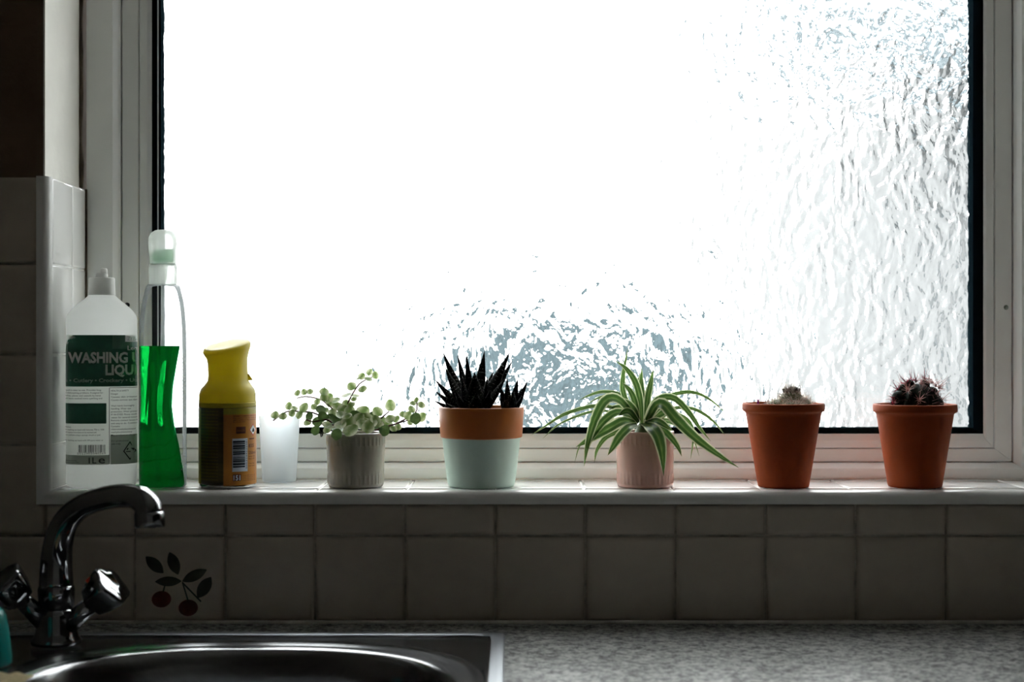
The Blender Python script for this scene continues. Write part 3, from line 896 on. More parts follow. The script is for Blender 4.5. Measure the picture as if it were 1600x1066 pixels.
lines(['liquid is easy to use. Provides long', 'all dishwashing problems. Designed for', 'dishes, plates and utensils by hand.', 'will leave washed items sparkling and', '?'], 104, 610.5, 4.35, 2.4, 58)
lines(['Dilution', 'For washing up liquid with between 750 to 1000', 'and remove hot items to be washed and', 'then surface using a sponge, brush or pad.', '', 'For washing up liquid with 500 parts water or'], 103.5, 668.3, 4.15, 2.4, 60)
lines(['HEALTH & SAFETY', 'Danger', 'Causes skin irritation.', 'Causes serious eye damage.'], 174, 612, 4.8, 2.7, 46)
lines(['Wash hands thoroughly', 'handling. Wear eye', 'protection. Wear protective', 'IF IN EYES: Rinse cautiously', 'water for several minutes.', 'Remove contact lenses if', 'and easy to do. Continue', 'Contains', 'chloromethylisothiazol', 'methylisothiazolone', 'May produce an allergic'], 174, 635.5, 4.6, 2.6, 46)
lines(['For professional', 'use only.'], 175, 690.5, 4.7, 2.6, 25)
random.seed(21)
x = 125.0
bars_v, bars_f = [], []
while x < 165:
    wd = random.choice((0.5, 0.5, 0.9, 1.4))
    a = len(bars_v); bars_v += [(x, 707), (x + wd, 707), (x + wd, 695), (x, 695)]; bars_f.append((a, a + 1, a + 2, a + 3))
    x += wd + random.choice((0.5, 0.6, 1.0))
PW.put(bars_v, bars_f, 'barcode', m_ink, lab, 0.0008)
PW.text('5022905040269', 123, 710, 3.0, 43, 'lettering', m_ink, lab, 0.0008)
PW.text('1L', 140.5, 724, 9.5, 11.5, 'lettering', m_ink, lab, 0.0010, 0.004)
PW.text('e', 155, 724, 11.5, 10, 'lettering', m_ink, lab, 0.0010, 0.006)
lines(['Manufactured by', 'United Kingdom EC1'], 104, 720.5, 3.2, 1.9, 22)
dv = [(202, 690.5), (211.5, 706), (202, 720.5), (192, 706), (202, 693.3), (209.6, 706), (202, 717.7), (193.9, 706)]
PW.put(dv, [(0, 4, 5, 1), (1, 5, 6, 2), (2, 6, 7, 3), (3, 7, 4, 0)], 'hazard_diamond', m_ink, lab, 0.0009)
PW.put([(196, 707.5), (203, 707.5), (203, 706.2), (196, 706.2), (198, 705), (200, 702), (199, 700.8), (197, 703), (203, 701), (208, 702), (207.5, 706), (206, 704)], [(0, 1, 2, 3), (4, 5, 6, 7), (8, 11, 10, 9)], 'hazard_symbol', m_ink, lab, 0.0009)

# ================================================================== GREEN SPRAY BOTTLE
sb = P(254.5, 533, 0.058); sb.z = SILL
syaw = math.atan2(-sb.x, 1.858)
spray = tag(empty('spray_bottle', sb, syaw), 'clear trigger spray bottle half full of bright green liquid', 'bottle')
S2 = 1268.0
def sz(iy): return (765.5 - iy) / S2
def ssec(xl, xr, d, z, n=3.2, N=48):
    cx, a = (xl + xr) / 2, (xr - xl) / 2
    return [(cx + p[0], p[1], z) for p in (superell(a, d, n, 2 * PI * k / N) for k in range(N))]
def sx_(ix): return (ix - 254.5) / S2
shell = [(222, 287, 0.0245, 765, 3.4), (218.3, 290.7, 0.0275, 762, 3.4), (218, 291, 0.028, 740, 3.4), (218, 291, 0.028, 560, 3.2), (218.5, 290.5, 0.0275, 520, 3.0), (220, 289, 0.0268, 495, 2.8), (223, 286.5, 0.0250, 475, 2.6), (226.5, 283, 0.0225, 460, 2.4), (229, 281, 0.0205, 451.5, 2.2), (231, 279, 0.0195, 449.5, 2.0), (236, 273, 0.0145, 448, 2)]
MB().rings([ssec(sx_(l_), sx_(r_), d_, sz(iy), n_) for (l_, r_, d_, iy, n_) in shell], True, True, False).build('bottle_body', m_shell, spray)
liq = [(221, 285, 0.0235, 764, 3.4), (219.2, 288, 0.0262, 761, 3.4), (219.2, 285.5, 0.0265, 740, 3.4), (219.2, 279, 0.0262, 700, 3.0), (219.5, 272, 0.025, 668, 2.6), (220.5, 268.5, 0.0240, 640, 2.4), (220.3, 270, 0.0245, 610, 2.4), (219.6, 275.5, 0.0255, 575, 2.7), (219.3, 280.5, 0.0262, 546, 3.0), (219.8, 280, 0.0258, 545, 3.0)]
def lsec(l_, r_, d_, iy, n_):
    ring = ssec(sx_(l_), sx_(r_), d_, sz(iy), n_, 72)
    cx = (sx_(l_) + sx_(r_)) / 2
    w_ = math.sin(PI * min(1.0, max(0.0, (764 - iy) / 219.0)))
    out = []
    for k, p in enumerate(ring):
        t = 2 * PI * k / 72
        q = 1 - 0.16 * w_ * max(0.0, math.cos(4 * t + 0.5 + 0.9 * (iy - 650) / 110.0)) * abs(math.sin(t))
        out.append((p[0], p[1] * q, p[2]))
    return out
lq = []
for i in range(len(liq) - 1):
    a_, b_ = liq[i], liq[i + 1]
    for j in range(4): lq.append(tuple(a_[m_] + (b_[m_] - a_[m_]) * j / 4 for m_ in range(5)))
lq.append(liq[-1])
MB().rings([lsec(*q) for q in lq], True, True, True).build('green_liquid', m_liquid, spray)
# clear ridged side strip with fine measuring ribs
for i in range(16):
    yy = 560 + i * 5.6
    MB().box(sx_(281), sx_(288.5), -0.0212, -0.0205, sz(yy), sz(yy - 1.2)).build('measuring_rib', m_clear_strip, spray, smooth=False)
PS = MB()
for i in range(9):
    PS.box(sx_(282 + (i % 3) * 2.2), sx_(283.2 + (i % 3) * 2.2), -0.0226, -0.0222, sz(738 - i * 4), sz(735 - i * 4))
PS.build('side_print', m_label_grey, spray, smooth=False)
dip = catmull([(sx_(255), 0.002, sz(445)), (sx_(254.5), 0.002, sz(520)), (sx_(252), 0.004, sz(640)), (sx_(247), 0.006, sz(757))], 16)
MB().tube(dip, 0.0026, 10).build('dip_tube', m_clear_strip, spray)
col = MB().lathe([(0.0160, sz(449)), (0.0166, sz(448)), (0.0168, sz(430)), (0.0172, sz(428)), (0.0172, sz(424)), (0.0160, sz(416))], 96, fr=lambda t, r, z: r * (1 + 0.012 * math.copysign(1, math.sin(t * 24)))).build('screw_collar', m_spray_head, spray)
def hsec(xl, xr, y0, y1, iy, n=2.6, N=40):
    cx, a, cy, d = (sx_(xl) + sx_(xr)) / 2, (sx_(xr) - sx_(xl)) / 2, (y0 + y1) / 2, (y1 - y0) / 2
    return [(cx + p[0], cy + p[1], sz(iy)) for p in (superell(a, d, n, 2 * PI * k / N) for k in range(N))]
head = MB().rings([hsec(235, 274, -0.017, 0.018, 418), hsec(234, 274.5, -0.020, 0.024, 405), hsec(233, 275, -0.022, 0.028, 395), hsec(232, 276.5, -0.024, 0.030, 384), hsec(232.5, 276, -0.024, 0.030, 376), hsec(236, 273, -0.021, 0.027, 368.5), hsec(242, 268, -0.014, 0.02, 364.5), hsec(249, 261, -0.006, 0.01, 363.4)], True, True, True).build('spray_head', m_spray_head, spray)
MB().rings([hsec(241, 270, -0.012, 0.014, 413), hsec(239, 271, -0.016, 0.018, 408), hsec(239, 271, -0.016, 0.018, 398), hsec(241, 270, -0.012, 0.014, 394)], True, True, True).build('pump_insert', m_spray_green, head)
MB().tube([(sx_(255), 0.028, sz(398)), (sx_(255), 0.040, sz(408)), (sx_(255), 0.044, sz(425)), (sx_(255), 0.040, sz(442))], [0.0065, 0.0055, 0.005, 0.004], 12).build('trigger', m_spray_head, head)

# ================================================================== YELLOW-CAPPED CAN
cb = P(355.5, 533, 0.060); cb.z = SILL
cyaw = math.atan2(-cb.x, 1.86)
can = tag(empty('aerosol_can', cb, cyaw), 'brown and orange aerosol can with a tall yellow slanted cap', 'can')
S3 = 1264.0
CR = 0.0350
def czz(iy): return (765.5 - iy) / S3
MB().lathe([(0.0315, 0.0), (0.0335, 0.0006), (0.0345, 0.0022), (0.0340, 0.0042), (0.0332, 0.005)], 64).build('base_rim', m_can_metal, can)
body = MB().lathe([(0.0330, 0.0045), (0.0347, 0.0062), (CR, 0.009), (CR, czz(641)), (0.0330, czz(640))], 64, fr=lambda t, r, z: r).build('can_body', m_can, can)
seam = MB().lathe([(0.0345, czz(635.2)), (0.0354, czz(634.7)), (0.0354, czz(634)), (0.0345, czz(633.4))], 64).build('seam', m_yellow, can)
def capring(rx, ry, iy, slant=0.0, cx=0.0, N=56):
    return [(cx + rx * math.cos(t), ry * math.sin(t), czz(iy) + slant * math.cos(t) + slant * 1.1 * math.sin(t)) for t in (2 * PI * k / N for k in range(N))]
capm = MB().rings([capring(0.0340, 0.0340, 641.5), capring(0.0351, 0.0351, 641), capring(0.0351, 0.0351, 636), capring(0.0347, 0.0347, 631), capring(0.0345, 0.0345, 621), capring(0.0328, 0.0328, 613, 0, 0.0003), capring(0.0285, 0.0290, 606.5, 0, 0.0006), capring(0.0250, 0.0262, 600, 0, 0.0008), capring(0.0242, 0.0250, 592, 0, 0.0006), capring(0.0242, 0.0246, 575, 0.0003, 0.0002), capring(0.0250, 0.0248, 565, 0.0010, -0.0004),
    capring(0.0272, 0.0262, 558, 0.0020, -0.0012), capring(0.0288, 0.0272, 552.5, 0.0034, -0.0012), capring(0.0290, 0.0274, 549, 0.0042, -0.0008), capring(0.0284, 0.0268, 545.5, 0.0046, -0.0004), capring(0.0262, 0.0248, 543.2, 0.0046, -0.0002), capring(0.0150, 0.0142, 542.5, 0.0040, 0), capring(0.004, 0.004, 542.4, 0.001, 0)], True, True, True)
capo = capm.build('cap', m_yellow, can)
MB().rings([[(0.0228, -0.004, czz(588)), (0.0228, 0.004, czz(588)), (0.0228, 0.004, czz(600)), (0.0228, -0.004, czz(600))], [(0.0262, -0.004, czz(590)), (0.0262, 0.004, czz(590)), (0.0310, 0.004, czz(599)), (0.0310, -0.004, czz(599))]], True, True, True).build('trigger_tab', m_yellow, capo, smooth=False)

def csurf(px, py, lift):
    s_ = max(-0.9995, min(0.9995, (px - 355.5) / 44.3))
    t = math.asin(s_)
    return ((CR + lift) * math.sin(t), -(CR + lift) * math.cos(t), czz(py))
PC = Print(csurf, (311.2, 399.79))
def arc_panel(t0, t1, y0, y1, name, mat, parent, lift, n=30):
    m = MB()
    A_, B_ = [], []
    for i in range(n + 1):
        t = t0 + (t1 - t0) * i / n
        A_.append(((CR + lift) * math.sin(t), -(CR + lift) * math.cos(t), czz(y0)))
        B_.append(((CR + lift) * math.sin(t), -(CR + lift) * math.cos(t), czz(y1)))
    m.rings([B_, A_], False)
    return m.build(name, mat, parent)
pan = arc_panel(-0.14, 2.6, 651, 760, 'orange_panel', m_can_orange, can, 0.0003)
arc_panel(-0.14, 2.6, 641.5, 651, 'olive_panel', m_can_olive, can, 0.0003)
arc_panel(-2.2, -1.12, 642, 759, 'olive_panel', m_can_olive, can, 0.0003)
PC.rect(362.5, 385.5, 688, 739, 'barcode_field', m_ink_blue_white, pan, 0.0006, 10)
random.seed(5)
y = 691.5
bv, bf = [], []
while y < 733:
    hgt = random.choice((0.7, 1.0, 1.6, 2.4, 3.0))
    for i in range(6):
        a = len(bv); xa, xb = 363.5 + 18 * i / 6, 363.5 + 18 * (i + 1) / 6
        bv += [(xa, y + hgt), (xb, y + hgt), (xb, y), (xa, y)]; bf.append((a, a + 1, a + 2, a + 3))
    y += hgt + random.choice((0.6, 0.8, 1.2))
PC.put(bv, bf, 'barcode', m_ink_navy, pan, 0.0008)
tv, tf = text_poly('5053249235981')
tx0 = min(p[0] for p in tv); tx1 = max(p[0] for p in tv)
PC.put([(384.8 - p[1] / 0.7 * 2.2, 735 - (p[0] - tx0) / (tx1 - tx0) * 45) for p in tv], tf, 'lettering', m_ink_navy, pan, 0.0008)
PC.rect(363.2, 375.8, 743, 753.2, 'logo_box', m_ink_brown, pan, 0.0006, 6)
PC.text('151', 364.3, 752, 7.6, 10.2, 'lettering', m_ink_blue_white, pan, 0.0009, 0.03)
PC.put([(393.8, 666), (398, 675.5), (393.8, 685.5), (388.2, 675.5)], [(3, 2, 1, 0)], 'hazard_diamond', m_red_ink, pan, 0.0006)
PC.put([(393.7, 668), (397.2, 675.5), (393.7, 683.2), (389.4, 675.5)], [(3, 2, 1, 0)], 'hazard_field', m_ink_white, pan, 0.0008)
PC.put([(392, 679), (395.2, 679), (395.6, 676), (394, 672), (392.2, 676)], [(0, 1, 2, 3, 4)], 'flame_symbol', m_ink, pan, 0.0010)
PC.rect(368.3, 382.5, 670, 680.5, 'stamp', m_ink_brown, pan, 0.0006, 8)
PC.text('DANGER', 370, 677.5, 3.2, 11, 'lettering', m_can_orange, pan, 0.0008)
for i, (t, x0, w_) in enumerate((('EXTREMELY FLAMMABLE AEROSOL', 364, 35), ('Keep away from heat, hot surfaces', 364, 34), ('sparks and flames. No smoking', 364, 33), ('Do not spray on flame', 364, 18))):
    PC.text(t, x0, 654.5 + i * 2.9, 1.9, w_, 'small_print', m_ink_brown, pan, 0.0007, 0.012)
PC.rect(388, 395.5, 688.5, 690.2, 'stamp', m_ink_brown, pan, 0.0006, 4)
PC.text('835', 387, 702.5, 5.2, 8, 'lettering', m_ink_brown, pan, 0.0007, 0.02)
PC.text('250ml', 387, 713, 4.6, 10.5, 'lettering', m_ink_brown, pan, 0.0007, 0.012)
for i, t in enumerate(('Spray 151', 'Made in UK', '', 'Use by', 'See base')):
    if t: PC.text(t, 387, 717.5 + i * 3.6, 2.0, 9, 'small_print', m_ink_brown, pan, 0.0007, 0.01)
for i in range(4):
    PC.text('Products Manchester UK', 378, 746 + i * 2.6, 1.5, 19, 'small_print', m_ink_brown, pan, 0.0007, 0.004)
for i in range(22):
    yy = 646 + i * 5
    PC.text('Directions: shake well before use', 313, yy + 1, 1.8, 28, 'small_print', m_can_olive, can, 0.0005)

# ================================================================== FROSTED TUMBLER
gb = P(436.5, 533, 0.124); gb.z = SILL
tum = tag(empty('frosted_tumbler', gb), 'empty frosted plastic tumbler between the can and the trailing plant', 'tumbler')
S4 = F_PX / 1.924
ht = 0.0845
MB().lathe([(0.0195, 0.0004), (0.0208, 0.0010), (0.0214, 0.003), (0.0262, ht - 0.001), (0.0266, ht), (0.0260, ht), (0.0205, 0.006), (0.006, 0.0045)], 56).build('cup', m_frost, tum)

# ================================================================== POTS
def ribbed_pot(root, r0, r1, h, mat):
    NR = 38
    def fr(t, r, z):
        a = abs(r)
        u = z / h
        inband = 0.0
        for (lo, hi) in ((0.065, 0.25), (0.765, 0.945)):
            if lo <= u <= hi:
                s_ = min(1, (u - lo) / 0.02, (hi - u) / 0.02)
                inband = max(inband, s_)
        return r + inband * 0.0011 * max(0.0, math.cos(t * NR)) ** 2 - inband * 0.0006
    prof = [(r0 - 0.004, 0.0), (r0 - 0.001, 0.0008), (r0, 0.003)]
    us = [0.064, 0.075, 0.09, 0.16, 0.235, 0.251, 0.35, 0.5, 0.65, 0.764, 0.776, 0.79, 0.86, 0.93, 0.946]
    for u in us: prof.append((r0 + (r1 - r0) * u, u * h))
    prof += [(r1, h - 0.0012), (r1 - 0.0006, h), (r1 - 0.0026, h), (r1 - 0.0032, h - 0.001)]
    pot = MB().lathe(prof, NR * 6, fr=lambda t, r, z: fr(t, r, z), cap1=False)
    k = len(prof)
    pot.lathe([(r1 - 0.0032, h - 0.001), (r1 - 0.0036, h - 0.012)], NR * 6, cap0=False, cap1=False)
    pot.build('pot', mat, root)
    MB().lathe([(r1 - 0.0034, h - 0.009), (r1 * 0.6, h - 0.006), (0.004, h - 0.005)], 40, cap0=False).build('soil', m_soil, root)

# ---- trailing plant in the taupe pot
pb = P(556, 533, 0.060); pb.z = SILL
trail = tag(empty('potted_trailing_plant', pb), 'trailing plant with small round variegated leaves in a ribbed taupe pot', 'potted plant')
ribbed_pot(trail, 0.0342, 0.0365, 0.0672, m_taupe)
def Z7(zx, zy, y): return L(P(400 + zx / 4.846, 560 + zy / 4.846, y), pb)
PX = 1.86 / F_PX
def round_leaf(center, r, nrm, up, mat, aspect=0.9, name='leaf', parent=None):
    nrm = nrm.normalized()
    up = (up - nrm * up.dot(nrm)).normalized()
    sd = up.cross(nrm)
    m = MB()
    N = 14
    cup = r * random.uniform(0.12, 0.3)
    rings = []
    for (f, lift) in ((0.5, 0.35), (1.0, 1.0)):
        ring = []
        for k in range(N):
            t = 2 * PI * k / N
            rr = 1.0
            if f == 1.0 and k == int(N * 0.75): rr = 0.86
            u_, v_ = math.cos(t) * aspect * f * rr, math.sin(t) * f * rr
            if v_ > 0: u_ *= 1 - 0.18 * v_
            p = center + sd * (u_ * r) + up * (v_ * r) + nrm * (cup * lift * (u_ * u_ + 0.4 * v_ * v_))
            ring.append((p, (0.5 + 0.5 * u_ / aspect, 0.5 + 0.5 * v_)))
        rings.append(ring)
    c0 = m.vert(center, (0.5, 0.5))
    idx = [[m.vert(p, uv) for (p, uv) in ring] for ring in rings]
    for k in range(N):
        k2 = (k + 1) % N
        m.face(c0, idx[0][k], idx[0][k2])
        m.face(idx[0][k], idx[1][k], idx[1][k2], idx[0][k2])
    return m.build(name, mat, parent)
random.seed(11)
stems = {
    's1': [(560, 480, 0.05), (440, 415, 0.045), (345, 405, 0.04), (250, 400, 0.035), (190, 428, 0.035), (130, 472, 0.035)],
    's2': [(630, 440, 0.05), (590, 395, 0.055), (530, 340, 0.06), (480, 310, 0.06), (380, 290, 0.06), (310, 302, 0.06)],
    's3': [(660, 470, 0.06), (680, 380, 0.065), (720, 290, 0.07), (770, 210, 0.075), (810, 175, 0.075), (885, 140, 0.075)],
    's4': [(870, 520, 0.045), (940, 460, 0.04), (1008, 402, 0.035)],
    's5': [(900, 545, 0.05), (1000, 520, 0.045), (1070, 490, 0.045), (1140, 455, 0.045), (1212, 405, 0.045), (1218, 330, 0.045)],
    's6': [(600, 520, 0.035), (540, 465, 0.03), (440, 480, 0.03), (375, 465, 0.03)],
    's7': [(980, 520, 0.04), (1080, 490, 0.035), (1150, 470, 0.035)]}
for k, pl in stems.items():
    MB().tube(catmull([Z7(*q) for q in pl], 18), [0.0012 - 0.0004 * i / 18 for i in range(19)], 7).build('stem', m_stem, trail)
lv = [ # zoom x, y, radius, depth, dark, flatness (0 faces the room, 1 edge-on)
 (145, 432, 30, .035, 0, .45), (205, 440, 30, .03, 0, .5), (250, 363, 28, .035, 0, .2), (290, 380, 26, .04, 0, .7), (365, 376, 36, .035, 0, .3), (330, 430, 28, .03, 0, .2), (272, 416, 26, .03, 0, .3),
 (315, 264, 26, .06, 0, .45), (365, 256, 24, .06, 0, .3), (408, 256, 28, .06, 0, .6), (465, 330, 24, .055, 0, .3), (515, 255, 36, .06, 0, .6), (548, 300, 36, .06, 0, .3), (515, 298, 32, .055, 0, .4), (440, 370, 26, .05, 0, .4), (600, 322, 40, .06, 0, .75), (560, 345, 32, .06, 0, .5),
 (860, 106, 25, .075, 0, .25), (903, 128, 27, .07, 0, .05), (800, 137, 27, .075, 0, .35), (780, 156, 24, .075, 0, .85), (850, 160, 30, .07, 0, .75), (725, 215, 36, .07, 0, .4), (808, 236, 34, .07, 0, .6), (690, 282, 42, .07, 0, .88), (745, 286, 36, .07, 0, .88), (742, 312, 24, .065, 0, .6), (690, 350, 40, .065, 0, .6),
 (1020, 357, 40, .035, 0, .05), (920, 408, 38, .045, 0, .35), (1017, 462, 38, .035, 0, .55), (960, 470, 30, .04, 0, .5),
 (1215, 316, 20, .045, 0, .4), (1188, 343, 24, .045, 0, .6), (1252, 356, 30, .045, 0, .55), (1178, 388, 28, .045, 0, .4), (1150, 436, 32, .04, 0, .2), (1210, 456, 40, .035, 1, .02), (1256, 446, 34, .045, 0, .1), (1110, 426, 26, .045, 0, .5), (1062, 462, 28, .045, 0, .4), (1165, 490, 22, .04, 0, .5),
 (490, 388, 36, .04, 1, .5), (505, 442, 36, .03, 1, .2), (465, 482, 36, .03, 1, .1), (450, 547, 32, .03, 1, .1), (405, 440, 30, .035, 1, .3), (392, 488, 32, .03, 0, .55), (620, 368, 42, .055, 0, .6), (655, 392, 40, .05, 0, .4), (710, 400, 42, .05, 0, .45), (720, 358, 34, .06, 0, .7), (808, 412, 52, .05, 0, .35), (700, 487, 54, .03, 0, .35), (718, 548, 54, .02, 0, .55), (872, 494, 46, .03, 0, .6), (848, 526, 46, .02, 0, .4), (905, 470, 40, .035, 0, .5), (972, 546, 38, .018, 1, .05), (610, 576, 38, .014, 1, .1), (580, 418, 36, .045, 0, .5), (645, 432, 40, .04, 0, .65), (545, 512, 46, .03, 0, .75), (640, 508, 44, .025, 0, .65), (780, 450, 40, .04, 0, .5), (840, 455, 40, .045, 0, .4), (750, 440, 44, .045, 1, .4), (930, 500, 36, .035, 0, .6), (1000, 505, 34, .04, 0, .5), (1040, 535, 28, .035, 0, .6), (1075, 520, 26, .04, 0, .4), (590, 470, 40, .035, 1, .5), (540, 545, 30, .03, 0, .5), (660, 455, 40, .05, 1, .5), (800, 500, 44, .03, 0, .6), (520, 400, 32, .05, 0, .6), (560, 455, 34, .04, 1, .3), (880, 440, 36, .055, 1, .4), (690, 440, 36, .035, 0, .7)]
for (zx, zy, r_, dy, dark, fl) in lv:
    a = fl * PI / 2 * 0.92
    tw = random.uniform(-0.7, 0.7)
    nrm = Vector((math.sin(tw) * 0.5, -math.cos(a), math.sin(a)))
    up = Vector((random.uniform(-0.8, 0.8), math.sin(a), math.cos(a)))
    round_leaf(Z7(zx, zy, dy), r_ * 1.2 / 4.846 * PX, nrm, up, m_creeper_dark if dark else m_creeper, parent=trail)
for i in range(26):
    t = random.uniform(0, 2 * PI); rr = random.uniform(0.2, 0.95) * 0.034
    round_leaf(Vector((rr * math.cos(t), rr * math.sin(t), 0.070 + random.uniform(0, 0.018))), random.uniform(0.006, 0.0085), Vector((random.uniform(-.6, .6), random.uniform(-.8, .2), 0.8)), Vector((random.uniform(-1, 1), 1, 0)), random.choice((m_creeper, m_creeper, m_creeper_dark)), parent=trail)
for q in ([(478, 545, .03), (488, 562, .03), (492, 598, .03)], [(500, 560, .03), (503, 580, .03), (498, 595, .03)]):
    MB().tube([Z7(*p) for p in q], [0.0012, 0.0009, 0.0004], 6).build('aerial_root', m_root, trail)

# ---- succulent in the orange and mint pot
hb = P(752, 533, 0.066); hb.z = SILL
haw = tag(empty('potted_succulent', hb), 'dark spiky striped succulent in an orange and mint green pot', 'potted plant')
HH = 0.0985
HB = 0.0610
pot = MB().lathe([(0.0385, 0.0), (0.0402, 0.0008), (0.0418, 0.004), (0.0440, 0.02), (0.0486, HB), (0.0488, HB + 0.0002)], 80, cap1=False).build('pot_base', m_mint, haw)
MB().lathe([(0.0486, HB - 0.0004), (0.0502, HB + 0.0001), (0.0507, HB + 0.0012), (0.0531, HH - 0.0016), (0.0530, HH - 0.0004), (0.0524, HH), (0.0496, HH), (0.0490, HH - 0.001), (0.0480, HH - 0.02)], 80, cap0=False, cap1=False).build('pot_band', m_band, haw)
MB().lathe([(0.0487, HH - 0.007), (0.03, HH - 0.004), (0.003, HH - 0.003)], 40, cap0=False).build('soil', m_soil, haw)
def Z8(zx, zy, y): return L(P(640 + zx / 4.264, 530 + zy / 4.264, y), hb)
def spike(base, tip, wd, th, bend, mat, parent, name='leaf', roll=0.0):
    """thick tapering leaf, flat above and keeled below, ending in a point"""
    base, tip = Vector(base), Vector(tip)
    ax = tip - base
    out = Vector((ax.x, ax.y, 0))
    upv = Vector((0, 0, 1)) + Vector((-ax.x, -ax.y, 0)).normalized() * 0.6 if out.length > 1e-5 else Vector((0, -1, 0))
    if roll: upv = upv + Vector((0, -roll, 0))
    side = ax.normalized().cross(upv).normalized()
    nrm = side.cross(ax.normalized()).normalized()
    m = MB(); rings = []
    NL, NR_ = 9, 8
    for i in range(NL + 1):
        u = i / NL
        c = base + ax * u + nrm * (bend * math.sin(u * PI))
        s_ = max(0.015, (1 - u ** 1.25) ** 0.92) * (0.85 + 0.40 * math.sin(min(1, u * 2.2) * PI * 0.5))
        ring = []
        for k in range(NR_):
            t = 2 * PI * k / NR_
            x = math.cos(t) * wd * 0.5 * s_
            y = math.sin(t) * th * 0.5 * s_
            if y > 0: y *= 0.45
            if abs(math.cos(t)) > 0.9: y += 0.0
            ring.append(m.vert(c + side * x + nrm * y, (k / NR_, u)))
        rings.append(ring)
    for i in range(NL):
        for k in range(NR_):
            k2 = (k + 1) % NR_
            m.face(rings[i][k], rings[i][k2], rings[i + 1][k2], rings[i + 1][k])
    m.face(*rings[-1]); m.face(*rings[0][::-1])
    return m.build(name, mat, parent)
hc = Z8(425, 500, 0.062)
def hleaf(tx, ty, ty_depth, wpx, bx=None, bd=None, bend=-0.002, c0=hc):
    tip = Z8(tx, ty, ty_depth)
    base = c0.copy()
    dirv = tip - c0
    base += Vector((dirv.x, dirv.y, 0)) * 0.10
    spike(base, tip, wpx * 1.25 / 4.264 * PX, wpx / 4.264 * PX * 0.85, bend, m_haworthia, haw, roll=1.1)
for (tx, ty, dpt, wpx) in ((220, 80, .075, 78), (320, 105, .095, 62), (378, 98, .085, 62), (236, 185, .050, 92), (168, 268, .060, 72), (170, 345, .045, 72), (158, 408, .055, 56), (499, 78, .078, 84), (432, 222, .018, 130), (669, 82, .072, 96), (686, 145, .090, 80), (645, 250, .040, 88), (447, 350, .002, 100), (300, 330, .022, 100), (545, 330, .020, 100), (470, 160, .10, 70), (560, 210, .105, 70), (260, 260, .10, 70), (350, 240, .035, 96), (520, 250, .036, 96), (230, 420, .020, 70)):
    hleaf(tx, ty, dpt, wpx)
hc2 = Z8(668, 490, 0.052)
for (tx, ty, dpt, wpx) in ((650, 258, .050, 56), (721, 264, .062, 56), (786, 280, .060, 56), (752, 370, .035, 62), (600, 305, .055, 56), (690, 330, .030, 66), (640, 390, .020, 70), (600, 390, .035, 56), (745, 330, .075, 50)):
    hleaf(tx, ty, dpt, wpx, c0=hc2, bend=-0.0012)

# ---- spider plant in the pink pot
qb = P(1008, 533, 0.060); qb.z = SILL
spid = tag(empty('potted_spider_plant', qb), 'spider plant with arching cream-edged leaves in a ribbed pink pot', 'potted plant')
ribbed_pot(spid, 0.0345, 0.0358, 0.0690, m_pink)
def Z9(zx, zy, y): return L(P(830 + zx / 4.2647, 530 + zy / 4.2647, y), qb)
def blade(pts, wd, parent, mat=m_spider, hint=(0, -1, 0.45), fold=0.25):
    c = catmull(pts, 16)
    hint = Vector(hint)
    m = MB(); rows_ = []
    n = len(c)
    prev = None
    for i in range(n):
        t = (c[min(i + 1, n - 1)] - c[max(i - 1, 0)]).normalized()
        side = t.cross(hint)
        if side.length < 1e-4: side = Vector((1, 0, 0))
        side.normalize()
        if prev is not None and side.dot(prev) < 0: side = -side
        if prev is not None: side = (side * 0.6 + prev * 0.4).normalized()
        prev = side
        nn = side.cross(t).normalized()
        u = i / (n - 1)
        wf = min(1.0, 0.55 + u * 1.6) * (1 - max(0, (u - 0.45) / 0.55) ** 1.7)
        wf = max(wf, 0.02)
        row = []
        for k in range(5):
            q = -1 + k * 0.5
            p = c[i] + side * (q * wd * 0.5 * wf) + nn * (abs(q) * fold * wd * 0.5 * wf)
            row.append(m.vert(p, (0.5 + 0.5 * q, u)))
        rows_.append(row)
    for i in range(n - 1):
        for k in range(4):
            m.face(rows_[i][k], rows_[i][k + 1], rows_[i + 1][k + 1], rows_[i + 1][k])
    return m.build('leaf', mat, parent)
